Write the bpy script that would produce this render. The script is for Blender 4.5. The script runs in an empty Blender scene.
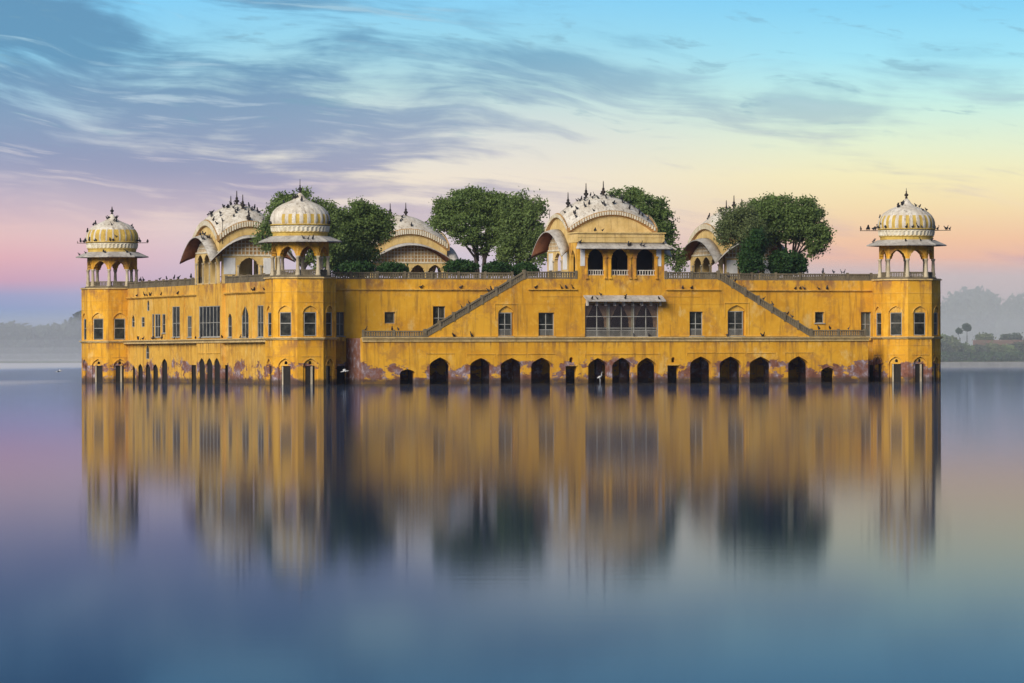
import bpy, bmesh, math, random
import numpy as np
from mathutils import Vector, Matrix
R_ = math.radians
scene = bpy.context.scene
col = scene.collection

# ------------------------------------------------------------------ camera
FPX, CAMH, ROLL, HY = 4800.0, 2.39, 0.0030, 358.4
cam_d = bpy.data.cameras.new("camera"); cam = bpy.data.objects.new("camera", cam_d); col.objects.link(cam)
cam_d.sensor_width = 36; cam_d.lens = FPX * 36 / 1024
cam_d.shift_y = (HY - 341.5) / 1024
cam_d.clip_start = 1; cam_d.clip_end = 30000
cr, sr = math.cos(ROLL), math.sin(ROLL)
CAM_R, CAM_U = Vector((cr, 0, -sr)), Vector((sr, 0, cr))
m = Matrix(((CAM_R.x, CAM_U.x, 0, 0), (0, 0, -1, 0), (CAM_R.z, CAM_U.z, 0, CAMH), (0, 0, 0, 1)))
cam.matrix_world = m
scene.camera = cam

# ------------------------------------------------------------------ light, sky, exposure
def lin(c):
    return tuple(((x / 255) / 12.92 if x / 255 <= .04045 else ((x / 255 + .055) / 1.055) ** 2.4) for x in c)
SUN_AZ, SUN_EL = R_(212), R_(27)          # compass from +Y towards +X; behind the camera, to its left
sdir = Vector((math.sin(SUN_AZ) * math.cos(SUN_EL), math.cos(SUN_AZ) * math.cos(SUN_EL), math.sin(SUN_EL)))
sd = bpy.data.lights.new("sun", 'SUN'); sd.energy = 4.4; sd.angle = R_(30); sd.color = (1, .93, .82)
so = bpy.data.objects.new("sun", sd); col.objects.link(so)
so.rotation_euler = (-sdir).to_track_quat('-Z', 'Y').to_euler()
vs = scene.view_settings
vs.view_transform = 'Standard'; vs.look = 'None'; vs.gamma = 1; vs.exposure = 0; vs.use_curve_mapping = False
scene.cycles.volume_bounces = 1
scene.cycles.max_bounces = 8; scene.cycles.transparent_max_bounces = 16

class NT:
    """small helper for node trees"""
    def __init__(s, tree): s.t = tree; s.t.nodes.clear()
    def n(s, typ, **kw):
        nd = s.t.nodes.new(typ)
        for k, v in kw.items():
            if k[0] == '_': nd.inputs[k[1:].replace('_', ' ')].default_value = v
            else: setattr(nd, k, v)
        return nd
    def l(s, a, b): s.t.links.new(a, b)
    def val(s, x, sock):
        if isinstance(x, (int, float)): sock.default_value = x
        else: s.l(x, sock)
    def math(s, op, a, b=0.0, c=None, clamp=False):
        nd = s.t.nodes.new('ShaderNodeMath'); nd.operation = op; nd.use_clamp = clamp
        s.val(a, nd.inputs[0]); s.val(b, nd.inputs[1])
        if c is not None: s.val(c, nd.inputs[2])
        return nd.outputs[0]
    def sstep(s, x, a, b, lo=0.0, hi=1.0):
        nd = s.t.nodes.new('ShaderNodeMapRange'); nd.interpolation_type = 'SMOOTHSTEP'
        s.val(x, nd.inputs[0]); nd.inputs[1].default_value = a; nd.inputs[2].default_value = b
        nd.inputs[3].default_value = lo; nd.inputs[4].default_value = hi
        return nd.outputs[0]
    def ramp(s, x, stops):
        nd = s.t.nodes.new('ShaderNodeValToRGB'); e = nd.color_ramp.elements
        while len(e) < len(stops): e.new(.5)
        for i, (p, c) in enumerate(stops):
            e[i].position = p; e[i].color = (*c, 1)
        s.val(x, nd.inputs[0]); return nd.outputs[0]
    def mix(s, f, a, b, blend='MIX'):
        nd = s.t.nodes.new('ShaderNodeMix'); nd.data_type = 'RGBA'; nd.blend_type = blend
        s.val(f, nd.inputs[0])
        for x, i in ((a, 6), (b, 7)):
            if isinstance(x, tuple): nd.inputs[i].default_value = (*x[:3], 1)
            else: s.l(x, nd.inputs[i])
        return nd.outputs[2]
    def noise(s, vec, scale, detail=4, rough=.55, dist=0.0):
        nd = s.t.nodes.new('ShaderNodeTexNoise'); nd.inputs['Scale'].default_value = scale
        nd.inputs['Detail'].default_value = detail; nd.inputs['Roughness'].default_value = rough
        nd.inputs['Distortion'].default_value = dist
        if vec is not None: s.l(vec, nd.inputs['Vector'])
        return nd.outputs['Fac']
    def comb(s, x, y, z=0.0):
        nd = s.t.nodes.new('ShaderNodeCombineXYZ')
        for v, i in ((x, 0), (y, 1), (z, 2)): s.val(v, nd.inputs[i])
        return nd.outputs[0]
    def mapping(s, vec, scale=(1, 1, 1), loc=(0, 0, 0), rot=(0, 0, 0)):
        nd = s.t.nodes.new('ShaderNodeMapping')
        nd.inputs['Scale'].default_value = scale; nd.inputs['Location'].default_value = loc; nd.inputs['Rotation'].default_value = rot
        s.l(vec, nd.inputs['Vector']); return nd.outputs[0]

world = bpy.data.worlds.new("World"); scene.world = world; world.use_nodes = True
w = NT(world.node_tree)
g = w.n('ShaderNodeTexCoord').outputs['Generated']
sep = w.n('ShaderNodeSeparateXYZ'); w.l(g, sep.inputs[0])
az = w.math('ARCTAN2', sep.outputs[0], sep.outputs[1])      # compass bearing
el = w.math('ARCSINE', sep.outputs[2])
A = w.math('MULTIPLY', az, 1 / .1067)                        # -1..1 over 12 degrees of bearing
E = w.math('MULTIPLY', el, 1 / .0785)                        # 0..1 over the lowest 4.5 degrees
def stops(lst): return [(max(0, min(1, p)), lin(c)) for p, c in lst]
# the evening sky over the lake: bands of colour by elevation for three bearings
Ecl = w.math('MULTIPLY', w.math('MAXIMUM', E, 0.0), .5)
def band(l): return w.ramp(Ecl, [(p * .5, c) for p, c in stops([(q / 2, c) for q, c in l])] if False else [(p * .5, lin(c)) for p, c in l])
left = band([(0, (136, 156, 184)), (.12, (146, 168, 206)), (.17, (164, 168, 205)), (.21, (212, 168, 190)), (.27, (232, 180, 188)), (.34, (236, 198, 196)),
             (.44, (212, 194, 204)), (.56, (182, 190, 210)), (.70, (168, 208, 228)), (.82, (146, 214, 246)), (1.0, (124, 206, 250)), (1.25, (96, 138, 214)), (2, (64, 84, 158))])
mid = band([(0, (150, 160, 185)), (.15, (195, 190, 212)), (.28, (218, 204, 215)), (.38, (238, 222, 212)), (.48, (244, 232, 214)), (.58, (226, 228, 222)),
            (.72, (188, 222, 226)), (.85, (158, 218, 240)), (1.0, (130, 208, 250)), (1.25, (96, 138, 214)), (2, (64, 84, 158))])
right = band([(0, (165, 168, 182)), (.13, (205, 178, 184)), (.22, (232, 182, 174)), (.31, (248, 202, 166)), (.40, (250, 226, 178)), (.48, (250, 240, 192)), (.56, (234, 244, 212)),
              (.68, (202, 242, 234)), (.80, (166, 231, 249)), (.92, (140, 215, 248)), (1.0, (126, 204, 247)), (1.25, (96, 138, 214)), (2, (64, 84, 158))])
base = w.mix(w.sstep(A, -1.12, -.30), left, mid)
base = w.mix(w.sstep(A, -.05, .75), base, right)
# streaked evening cloud, long soft bands sinking towards the east
lowf = w.noise(w.comb(w.math('MULTIPLY', A, 1.0), w.math('MULTIPLY', E, 1.6), 5.3), 1.6, 2, .5)
tilt = w.math('ADD', w.math('MULTIPLY', A, .16), w.math('MULTIPLY', w.math('SUBTRACT', lowf, .5), .22))
sy = w.math('ADD', E, tilt)
big = w.noise(w.comb(w.math('MULTIPLY', A, 1.9), w.math('MULTIPLY', sy, 5.6), 2.4), 1.0, 5, .58)
fine = w.noise(w.comb(w.math('MULTIPLY', A, 2.6), w.math('MULTIPLY', sy, 22.0), 9.0), 1.0, 5, .6)
wisp = w.noise(w.comb(w.math('MULTIPLY', A, 7.0), w.math('MULTIPLY', sy, 26.0), 4.0), 1.0, 5, .62, .3)
leftish = w.sstep(A, .55, -.55)
hband = w.math('MULTIPLY', w.sstep(sy, .14, .42), w.sstep(sy, 1.05, .84))
mass = w.math('ADD', w.math('MULTIPLY', big, .66), w.math('MULTIPLY', fine, .34))
mass = w.math('ADD', mass, w.math('MULTIPLY_ADD', leftish, .11, -.043))
cm = w.math('MULTIPLY', w.sstep(mass, .46, .61), hband)
cm = w.math('MULTIPLY', cm, w.math('MULTIPLY_ADD', leftish, .48, .44))
ccol = w.ramp(Ecl, [(0, lin((170, 150, 180))), (.17, lin((182, 160, 190))), (.25, lin((150, 156, 188))), (.32, lin((132, 158, 190))), (.40, lin((100, 150, 186))), (1, lin((95, 130, 170)))])
base = w.mix(cm, base, ccol)
# small dark wisps in the clear part and bright ribbons between the bands
wm_ = w.math('MULTIPLY', w.math('MULTIPLY', w.sstep(wisp, .56, .70), w.math('MULTIPLY', w.sstep(E, .52, .66), w.sstep(E, 1.02, .86))), .42)
base = w.mix(wm_, base, lin((126, 168, 190)))
hi = w.math('MULTIPLY', w.math('MULTIPLY', w.sstep(fine, .55, .70), hband), w.math('MULTIPLY_ADD', leftish, .42, .12))
base = w.mix(hi, base, w.ramp(Ecl, [(.15, lin((250, 220, 205))), (.26, lin((236, 224, 222))), (.38, lin((196, 232, 244)))]))
sky = w.n('ShaderNodeTexSky'); sky.sky_type = 'NISHITA'; sky.sun_disc = False
sky.sun_elevation = SUN_EL; sky.sun_rotation = SUN_AZ
base10 = w.mix(1.0, base, (10, 10, 10), 'MULTIPLY')
full = w.mix(w.sstep(el, R_(7), R_(24)), base10, sky.outputs[0])
bg = w.n('ShaderNodeBackground'); bg.inputs[1].default_value = .10
w.l(full, bg.inputs[0])
out = w.n('ShaderNodeOutputWorld'); w.l(bg.outputs[0], out.inputs[0])

# ------------------------------------------------------------------ palace frame: u along the long front, v into the island
ANG = R_(20.0)
P0 = Vector((-20.0, 454.0, 0))
U = Vector((math.cos(ANG), math.sin(ANG), 0)); V = Vector((-math.sin(ANG), math.cos(ANG), 0))
CAM = Vector((0, 0, CAMH))
def ray(px, py): return CAM_R * (px - 512) + CAM_U * (HY - py) + Vector((0, FPX, 0))
def hit(px, py, n, d0):
    D = ray(px, py); t = (d0 - (CAM - P0).dot(n)) / D.dot(n)
    return CAM + D * t - P0
def fu(px, v, py=320): return hit(px, py, V, v).dot(U)            # a point of the front plane v seen along that line
def fz(px, py, v): return hit(px, py, V, v).z
def lv(px, u, py=320): return hit(px, py, U, u).dot(V)
def lz(px, py, u): return hit(px, py, U, u).z
def W(u, v, z): return P0 + U * u + V * v + Vector((0, 0, z))
def at(px, py, Y):
    D = ray(px, py); return CAM + D * (Y / D.y)

# ------------------------------------------------------------------ materials
MAT = {}
def principled(name, rough=.8, spec=.3):
    mt = bpy.data.materials.new(name); mt.use_nodes = True
    k = NT(mt.node_tree); o = k.n('ShaderNodeOutputMaterial'); b = k.n('ShaderNodeBsdfPrincipled')
    b.inputs['Roughness'].default_value = rough; b.inputs['Specular IOR Level'].default_value = spec
    k.l(b.outputs[0], o.inputs[0]); MAT[name] = mt
    return k, b, o
def bump(k, b, h, strength=.3, dist=.05):
    n = k.n('ShaderNodeBump'); n.inputs['Strength'].default_value = strength; n.inputs['Distance'].default_value = dist
    k.l(h, n.inputs['Height']); k.l(n.outputs[0], b.inputs['Normal'])
def geo_pos(k):
    return k.n('ShaderNodeNewGeometry').outputs['Position']
def plaster(name, c1, c2, c3, bare_top=2.3, bare_amt=.0):
    """lime washed wall: blotchy ochre, rain streaks, bare brick red and violet grey patches above the water"""
    k, b, o = principled(name, .92, .15)
    p = geo_pos(k); s = k.n('ShaderNodeSeparateXYZ'); k.l(p, s.inputs[0]); z = s.outputs[2]
    n1 = k.noise(p, .28, 5, .6); n2 = k.noise(p, 1.7, 6, .65); n3 = k.noise(k.mapping(p, (2.2, 2.2, .22)), 1.0, 5, .65)
    c = k.mix(k.sstep(n1, .36, .64), c1, c2)
    c = k.mix(k.math('MULTIPLY', k.sstep(n2, .46, .72), .55), c, c3)
    streak = k.math('MULTIPLY', k.sstep(n3, .48, .70), .62)
    c = k.mix(streak, c, (.24, .115, .03))
    pale = k.math('MULTIPLY', k.sstep(k.noise(k.mapping(p, (1, 1, .6)), .75, 6, .7), .55, .69), .6)
    c = k.mix(pale, c, (.66, .46, .17))
    nd = k.noise(k.mapping(p, (.5, .5, .5), (7, 3, 1)), 1.0, 7, .72)
    c = k.mix(k.math('MULTIPLY', k.sstep(nd, .53, .66), .62), c, (.33, .155, .045))
    led = k.math('MULTIPLY', k.math('MULTIPLY', k.sstep(z, 3.1, 4.1), k.sstep(z, 4.5, 4.3)), k.sstep(n3, .44, .62))  # brown drip staining under the cornice, with its shadow line painted in
    c = k.mix(k.math('MULTIPLY', led, .6), c, (.20, .10, .045))
    # grime under the parapet (rain runs down from the top edge)
    n5 = k.noise(k.mapping(p, (.7, .7, .4)), 1.0, 6, .7)
    top = k.math('MULTIPLY', k.sstep(z, 8.3, 9.8), k.sstep(n5, .47, .63))
    c = k.mix(k.math('MULTIPLY', top, .75), c, (.22, .10, .05))
    # bare masonry near the water
    n4 = k.noise(k.mapping(p, (.32, .32, .55), (4.2, 1.0, 0)), 1.0, 6, .68)
    edge = k.math('ADD', n4, bare_amt)
    fade = k.math('MULTIPLY', k.sstep(z, bare_top + .45, bare_top - .8), .172)
    msk = k.sstep(k.math('ADD', edge, fade), .63, .67)
    msk = k.math('MULTIPLY', msk, k.sstep(z, bare_top + .6, bare_top - .2))
    n6 = k.noise(p, 1.3, 5, .7)
    bare = k.ramp(n6, [(.30, (.115, .045, .032)), (.46, (.20, .085, .055)), (.56, (.21, .14, .14)), (.66, (.40, .33, .36))])
    c = k.mix(msk, c, bare)
    # dark damp line at the water
    wet = k.sstep(k.math('ADD', z, k.math('MULTIPLY', n2, -.5)), .42, .02)
    c = k.mix(k.math('MULTIPLY', wet, .82), c, (.065, .045, .032))
    k.l(c, b.inputs['Base Color'])
    bump(k, b, k.math('ADD', n2, k.math('MULTIPLY', msk, -.6)), .35, .06)
    return MAT[name]
plaster('plaster', (.67, .345, .026), (.565, .268, .018), (.72, .41, .054))
plaster('plaster_worn', (.54, .27, .05), (.44, .20, .03), (.60, .33, .08), 4.3, .22)
plaster('plaster_pale', (.67, .378, .060), (.565, .295, .036), (.70, .46, .11))

def weathered(name, c1, c2, stain, amt=.5, sc=1.0):
    k, b, o = principled(name, .85, .2)
    p = geo_pos(k)
    n1 = k.noise(p, .9 * sc, 6, .65); n2 = k.noise(k.mapping(p, (2.5, 2.5, .35)), 1.3 * sc, 6, .7); n3 = k.noise(p, 5 * sc, 4, .6)
    c = k.mix(k.sstep(n1, .38, .62), c1, c2)
    c = k.mix(k.math('MULTIPLY', k.sstep(n2, .48, .70), amt), c, stain)
    c = k.mix(k.math('MULTIPLY', k.sstep(n3, .58, .7), amt * .6), c, stain)
    k.l(c, b.inputs['Base Color']); bump(k, b, n3, .3, .03)
    return MAT[name]
weathered('limewash', (.63, .58, .49), (.50, .44, .35), (.17, .13, .09), .85)
weathered('fascia_cream', (.64, .46, .19), (.54, .37, .13), (.22, .13, .06), .5)
weathered('dome_yellow', (.56, .39, .09), (.44, .29, .06), (.20, .12, .04), .5)
weathered('bead_white', (.68, .63, .50), (.55, .48, .33), (.20, .15, .09), .5, 1.6)
weathered('cornice', (.58, .42, .19), (.46, .32, .13), (.14, .10, .06), .5)
weathered('grey_stone', (.18, .145, .09), (.125, .10, .062), (.06, .052, .04), .6)
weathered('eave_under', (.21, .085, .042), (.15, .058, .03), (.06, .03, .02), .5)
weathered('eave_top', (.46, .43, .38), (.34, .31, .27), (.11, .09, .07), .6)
weathered('tympanum', (.44, .26, .10), (.34, .19, .065), (.12, .07, .04), .4)
weathered('column_stone', (.46, .39, .27), (.37, .30, .19), (.20, .16, .12), .4)
weathered('white_panel', (.66, .65, .62), (.56, .55, .53), (.30, .28, .28), .3)
weathered('frame_paint', (.34, .33, .29), (.24, .23, .20), (.12, .10, .08), .4)
weathered('dark_metal', (.018, .016, .016), (.03, .024, .02), (.05, .03, .02), .3)
weathered('curtain', (.40, .24, .13), (.32, .18, .10), (.16, .09, .05), .4)
weathered('room_shade', (.022, .019, .016), (.016, .014, .012), (.01, .009, .008), .4)  # near-black: the shade inside rooms and doorways put into the colour
weathered('roof_earth', (.16, .12, .08), (.11, .09, .06), (.07, .06, .04), .5)
weathered('bark', (.052, .040, .030), (.034, .027, .021), (.015, .012, .010), .5, 2)
weathered('pole_wood', (.10, .075, .05), (.07, .05, .035), (.03, .02, .015), .5)
weathered('bank_stone', (.20, .20, .20), (.15, .15, .15), (.07, .07, .07), .5, .6)
weathered('brick_old', (.16, .085, .065), (.12, .075, .05), (.07, .075, .045), .8, .6)
weathered('egret_white', (.50, .50, .49), (.42, .42, .41), (.5, .48, .42), .2)
weathered('egret_beak', (.35, .2, .04), (.3, .16, .03), (.1, .06, .02), .2)
k, b, o = principled('bird', .6, .3)
oi = k.n('ShaderNodeObjectInfo')
k.l(k.ramp(oi.outputs['Random'], [(0, (.008, .008, .010)), (.7, (.018, .017, .020)), (1, (.05, .048, .052))]), b.inputs['Base Color'])

k, b, o = principled('pane', .45, .08)
p = geo_pos(k); oi = k.n('ShaderNodeObjectInfo')
pc = k.ramp(k.math('ADD', k.noise(p, 2.0, 4, .65), k.math('MULTIPLY_ADD', oi.outputs['Random'], .26, -.13)), [(.32, (.010, .011, .010)), (.55, (.034, .036, .030)), (.68, (.075, .066, .048)), (.78, (.13, .10, .075))])
k.l(pc, b.inputs['Base Color'])
k, b, o = principled('pane_clear', .06, .5)
tr = k.n('ShaderNodeBsdfTransparent'); tr.inputs[0].default_value = (.80, .82, .82, 1); mx = k.n('ShaderNodeMixShader'); gl = k.n('ShaderNodeBsdfGlossy')
gl.inputs['Roughness'].default_value = .05; mx.inputs[0].default_value = .03
k.l(tr.outputs[0], mx.inputs[1]); k.l(gl.outputs[0], mx.inputs[2]); k.l(mx.outputs[0], o.inputs[0])
k, b, o = principled('shutter', .7, .3)
p = geo_pos(k)
k.l(k.mix(k.sstep(k.noise(p, 2.2, 5, .6), .4, .62), (.075, .085, .07), (.115, .10, .07)), b.inputs['Base Color'])

def leaf(name, c1, c2, c3, sc=.6):
    k, b, o = principled(name, .65, .25)
    p = geo_pos(k); n = k.noise(p, sc, 4, .6); n2 = k.noise(p, 6, 2, .5)
    c = k.mix(k.sstep(n, .36, .64), c1, c2); c = k.mix(k.math('MULTIPLY', k.sstep(n2, .5, .7), .6), c, c3)
    k.l(c, b.inputs['Base Color'])
    t = k.n('ShaderNodeBsdfTranslucent'); k.l(c, t.inputs[0]); mx = k.n('ShaderNodeMixShader'); mx.inputs[0].default_value = .40
    k.l(b.outputs[0], mx.inputs[1]); k.l(t.outputs[0], mx.inputs[2]); k.l(mx.outputs[0], o.inputs[0])
leaf('leaf_dark', (.10, .155, .040), (.15, .215, .058), (.18, .24, .078))
leaf('leaf_mid', (.115, .17, .048), (.165, .23, .064), (.19, .245, .082))
leaf('leaf_pale', (.115, .150, .055), (.150, .185, .070), (.180, .21, .09))
leaf('leaf_bush', (.022, .062, .014), (.035, .085, .018), (.05, .105, .024))
leaf('leaf_far', (.05, .075, .04), (.07, .10, .05), (.09, .11, .06), .15)

k, b, o = principled('land', .95, .1)
p = geo_pos(k); k.l(k.ramp(k.noise(p, .05, 6, .65), [(.35, (.08, .095, .045)), (.55, (.13, .13, .06)), (.7, (.2, .16, .10))]), b.inputs['Base Color'])

# still lake in a long exposure: a smooth, slightly rough mirror over deep blue green water
mt = bpy.data.materials.new('lake'); mt.use_nodes = True; MAT['lake'] = mt
k = NT(mt.node_tree); o = k.n('ShaderNodeOutputMaterial')
p = geo_pos(k)
fr = k.n('ShaderNodeFresnel'); fr.inputs['IOR'].default_value = 1.024
gl = k.n('ShaderNodeBsdfGlossy'); gl.distribution = 'BECKMANN'; gl.inputs['Color'].default_value = (.75, .83, 1.0, 1)
nz = k.noise(k.mapping(p, (.02, .006, 1)), 1.0, 4, .6)
k.l(k.sstep(nz, .3, .7, .049, .061), gl.inputs['Roughness'])
df = k.n('ShaderNodeBsdfDiffuse'); df.inputs[0].default_value = (.004, .006, .026, 1)
rp = k.noise(k.mapping(p, (.25, 1.6, 1)), 1.0, 3, .6)
bn = k.n('ShaderNodeBump'); bn.inputs['Strength'].default_value = .02; bn.inputs['Distance'].default_value = .02
gb = k.n('ShaderNodeBsdfGlossy'); gb.distribution = 'GGX'; gb.inputs['Color'].default_value = (.78, .88, 1.0, 1); gb.inputs['Roughness'].default_value = .30
gm = k.n('ShaderNodeMixShader'); gm.inputs[0].default_value = .08; k.l(gl.outputs[0], gm.inputs[1]); k.l(gb.outputs[0], gm.inputs[2])
k.l(rp, bn.inputs['Height']); k.l(bn.outputs[0], gl.inputs['Normal'])
mx = k.n('ShaderNodeMixShader'); k.l(fr.outputs[0], mx.inputs[0]); k.l(df.outputs[0], mx.inputs[1]); k.l(gm.outputs[0], mx.inputs[2]); k.l(mx.outputs[0], o.inputs[0])

# ------------------------------------------------------------------ mesh helpers
class MB:
    def __init__(s): s.v = []; s.f = []; s.m = []; s.b = []
    def add(s, vs, fs, mi=0):
        o = len(s.v); s.b.append((o, len(s.f))); s.v += [tuple(x) for x in vs]; s.f += [tuple(i + o for i in f) for f in fs]; s.m += [mi] * len(fs)
    def hexa(s, c, mi=0):
        s.add(c, [(0, 1, 2, 3), (7, 6, 5, 4), (0, 4, 5, 1), (1, 5, 6, 2), (2, 6, 7, 3), (3, 7, 4, 0)], mi)
    def box(s, x0, x1, y0, y1, z0, z1, mi=0):
        s.hexa([(x0, y0, z0), (x1, y0, z0), (x1, y1, z0), (x0, y1, z0), (x0, y0, z1), (x1, y0, z1), (x1, y1, z1), (x0, y1, z1)], mi)
    def mbox(s, M, x0, x1, z0, z1, d0, d1, mi=0):     # box on a wall plane: M(x, z, depth)
        s.hexa([M(x0, z0, d0), M(x1, z0, d0), M(x1, z0, d1), M(x0, z0, d1), M(x0, z1, d0), M(x1, z1, d0), M(x1, z1, d1), M(x0, z1, d1)], mi)
    def beam(s, M, p, q, h, d0, d1, mi=0):            # sloping bar of vertical height h between (x, z) points
        (x0, z0), (x1, z1) = p, q
        s.hexa([M(x0, z0, d0), M(x1, z1, d0), M(x1, z1, d1), M(x0, z0, d1), M(x0, z0 + h, d0), M(x1, z1 + h, d0), M(x1, z1 + h, d1), M(x0, z0 + h, d1)], mi)
    def tube(s, pts, rad, n=6, mi=0, cap=True):
        pts = [Vector(p) for p in pts]; rings = []
        if not isinstance(rad, (list, tuple)): rad = [rad] * len(pts)
        for i, p in enumerate(pts):
            d = (pts[min(i + 1, len(pts) - 1)] - pts[max(i - 1, 0)]).normalized()
            a = d.orthogonal().normalized() if abs(d.z) > .9 else d.cross(Vector((0, 0, 1))).normalized()
            bb = d.cross(a); rings.append([p + (a * math.cos(t) + bb * math.sin(t)) * rad[i] for t in [2 * math.pi * j / n for j in range(n)]])
        vs = [q for r in rings for q in r]; fs = []
        for i in range(len(pts) - 1):
            for j in range(n): fs.append((i * n + j, i * n + (j + 1) % n, (i + 1) * n + (j + 1) % n, (i + 1) * n + j))
        if cap: fs += [tuple(range(n))[::-1], tuple((len(pts) - 1) * n + j for j in range(n))]
        s.add(vs, fs, mi)
    def lathe(s, prof, n=16, c=(0, 0, 0), mi=0, rot=0.0, mod=None, mifn=None):
        vs = []; L = len(prof)
        for i, (r, z) in enumerate(prof):
            for j in range(n):
                t = rot + 2 * math.pi * j / n; rr = r * (mod(i, j) if mod else 1)
                vs.append((c[0] + rr * math.cos(t), c[1] + rr * math.sin(t), c[2] + z))
        o = len(s.v); s.v += vs
        for i in range(L - 1):
            for j in range(n):
                s.f.append((o + i * n + j, o + i * n + (j + 1) % n, o + (i + 1) * n + (j + 1) % n, o + (i + 1) * n + j))
                s.m.append(mifn(i, j) if mifn else mi)
        for i, flip in ((0, True), (L - 1, False)):
            if prof[i][0] > 1e-4:
                fc = tuple(o + i * n + j for j in range(n)); s.f.append(fc[::-1] if flip else fc); s.m.append(mi)
    def slab(s, M, outer, holes, t, mi=0, d0=0.0):
        """flat wall with openings, thickness t, mapped by M(x, z, depth)"""
        cu = bpy.data.curves.new('outline', 'CURVE'); cu.dimensions = '2D'; cu.fill_mode = 'BOTH'; cu.extrude = .5
        for poly in [outer] + list(holes):
            sp = cu.splines.new('POLY'); sp.points.add(len(poly) - 1)
            for pt, q in zip(sp.points, poly): pt.co = (q[0], q[1], 0, 1)
            sp.use_cyclic_u = True
        ob = bpy.data.objects.new('outline', cu); col.objects.link(ob)
        me = bpy.data.meshes.new_from_object(ob)
        vs = [M(q.co.x, q.co.y, d0 + (.5 - q.co.z) * t) for q in me.vertices]
        s.add(vs, [tuple(p.vertices) for p in me.polygons], mi)
        bpy.data.objects.remove(ob); bpy.data.curves.remove(cu); bpy.data.meshes.remove(me)
    def pieces(s, name, mats, parent=None):
        """one object for every separate piece"""
        for (a, fa), (b, fb) in zip(s.b, s.b[1:] + [(len(s.v), len(s.f))]):
            q = MB(); q.v = s.v[a:b]; q.f = [tuple(i - a for i in f) for f in s.f[fa:fb]]; q.m = s.m[fa:fb]; q.build(name, mats, parent)
    def build(s, name, mats, parent=None, smooth=False, fix=True, loc=None):
        me = bpy.data.meshes.new(name); me.from_pydata(s.v, [], s.f)
        for mm in (mats if isinstance(mats, (list, tuple)) else [mats]): me.materials.append(MAT[mm])
        me.polygons.foreach_set('material_index', s.m)
        if smooth: me.polygons.foreach_set('use_smooth', [True] * len(s.f))
        if fix:
            bm = bmesh.new(); bm.from_mesh(me); bmesh.ops.remove_doubles(bm, verts=bm.verts, dist=1e-5)
            bmesh.ops.recalc_face_normals(bm, faces=bm.faces); bm.to_mesh(me); bm.free()
        me.update()
        ob = bpy.data.objects.new(name, me); col.objects.link(ob)
        if parent: ob.parent = parent
        if loc is not None: ob.location = loc
        return ob
def tag(o, label=None, cat=None, group=None, kind=None):
    if label: o['label'] = label
    if cat: o['category'] = cat
    if group: o['group'] = group
    if kind: o['kind'] = kind
    return o
def empty(name, loc, rz=0.0):
    e = bpy.data.objects.new(name, None); col.objects.link(e); e.location = loc; e.rotation_euler = (0, 0, rz); e.empty_display_size = .5
    return e
def arch(x0, x1, zb, zs, zt, n=7, point=.2):
    """outline of an opening with a pointed arch head"""
    h = []
    for i in range(n + 1):
        t = i / n; th = t * math.pi / 2
        h.append((-math.cos(th), (1 - point) * math.sin(th) + point * t ** 3))
    c, r = (x0 + x1) / 2, (x1 - x0) / 2
    L = [(c + a * r, zs + q * (zt - zs)) for a, q in h]
    Rr = [(c - a * r, zs + q * (zt - zs)) for a, q in h[:-1]][::-1]
    return [(x0, zb)] + L + Rr + [(x1, zb)]
def cusped(x0, x1, zb, zs, zt, lobes=3):
    """opening with a scalloped arch head"""
    base = arch(x0, x1, zb, zs, zt, 12, .16); c = (x0 + x1) / 2
    outp = []
    for i, (x, z) in enumerate(base):
        if z > zs + 1e-6 and abs(x - c) > 1e-6:
            t = min(1, (z - zs) / (zt - zs)); q = abs(math.sin(t * math.pi * lobes))
            x = c + (x - c) * (1 - .10 * (1 - q))
        outp.append((x, z))
    return outp
def rect(x0, x1, z0, z1): return [(x0, z0), (x1, z0), (x1, z1), (x0, z1)]

def window(parent, M, x0, x1, z0, z1, depth=.22, nx=2, nz=(.48,), pane='pane', fw=.07, rail=False, sill=True, label=None):
    """frame with bars; pane is a sub part"""
    f = MB()
    f.mbox(M, x0, x0 + fw, z0, z1, depth - .07, depth); f.mbox(M, x1 - fw, x1, z0, z1, depth - .07, depth)
    f.mbox(M, x0 + fw, x1 - fw, z1 - fw, z1, depth - .07, depth); f.mbox(M, x0 + fw, x1 - fw, z0, z0 + fw, depth - .07, depth)
    for i in range(1, nx):
        xc = x0 + (x1 - x0) * i / nx; f.mbox(M, xc - .035, xc + .035, z0 + fw, z1 - fw, depth - .06, depth - .004)
    for q in nz:
        zc = z0 + (z1 - z0) * q; f.mbox(M, x0 + fw, x1 - fw, zc - .035, zc + .035, depth - .066, depth - .008)
    if rail:
        n = max(3, int((x1 - x0) / .12))
        f.mbox(M, x0 + fw, x1 - fw, z0 + .62, z0 + .68, depth - .1, depth - .075)
        for i in range(n):
            xc = x0 + fw + (x1 - x0 - 2 * fw) * (i + .5) / n; f.mbox(M, xc - .018, xc + .018, z0 + fw, z0 + .62, depth - .095, depth - .08)
    if sill: f.mbox(M, x0 - .10, x1 + .10, z0 - .09, z0 - .004, -.12, depth - .03)
    w_ = f.build('window', 'frame_paint', parent)
    q = MB(); q.mbox(M, x0 + .01, x1 - .01, z0 + .01, z1 - .01, depth + .003, depth + .03); q.build('pane', pane, w_)
    if label: w_['label'] = label
    return w_
def door_leaf(parent, M, x0, x1, z0, z1, depth, mat='pane', name='door'):
    q = MB(); q.mbox(M, x0, x1, z0, z1, depth, depth + .05)
    q.mbox(M, (x0 + x1) / 2 - .03, (x0 + x1) / 2 + .03, z0, z1, depth - .03, depth - .003)
    return q.build(name, mat, parent)

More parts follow.
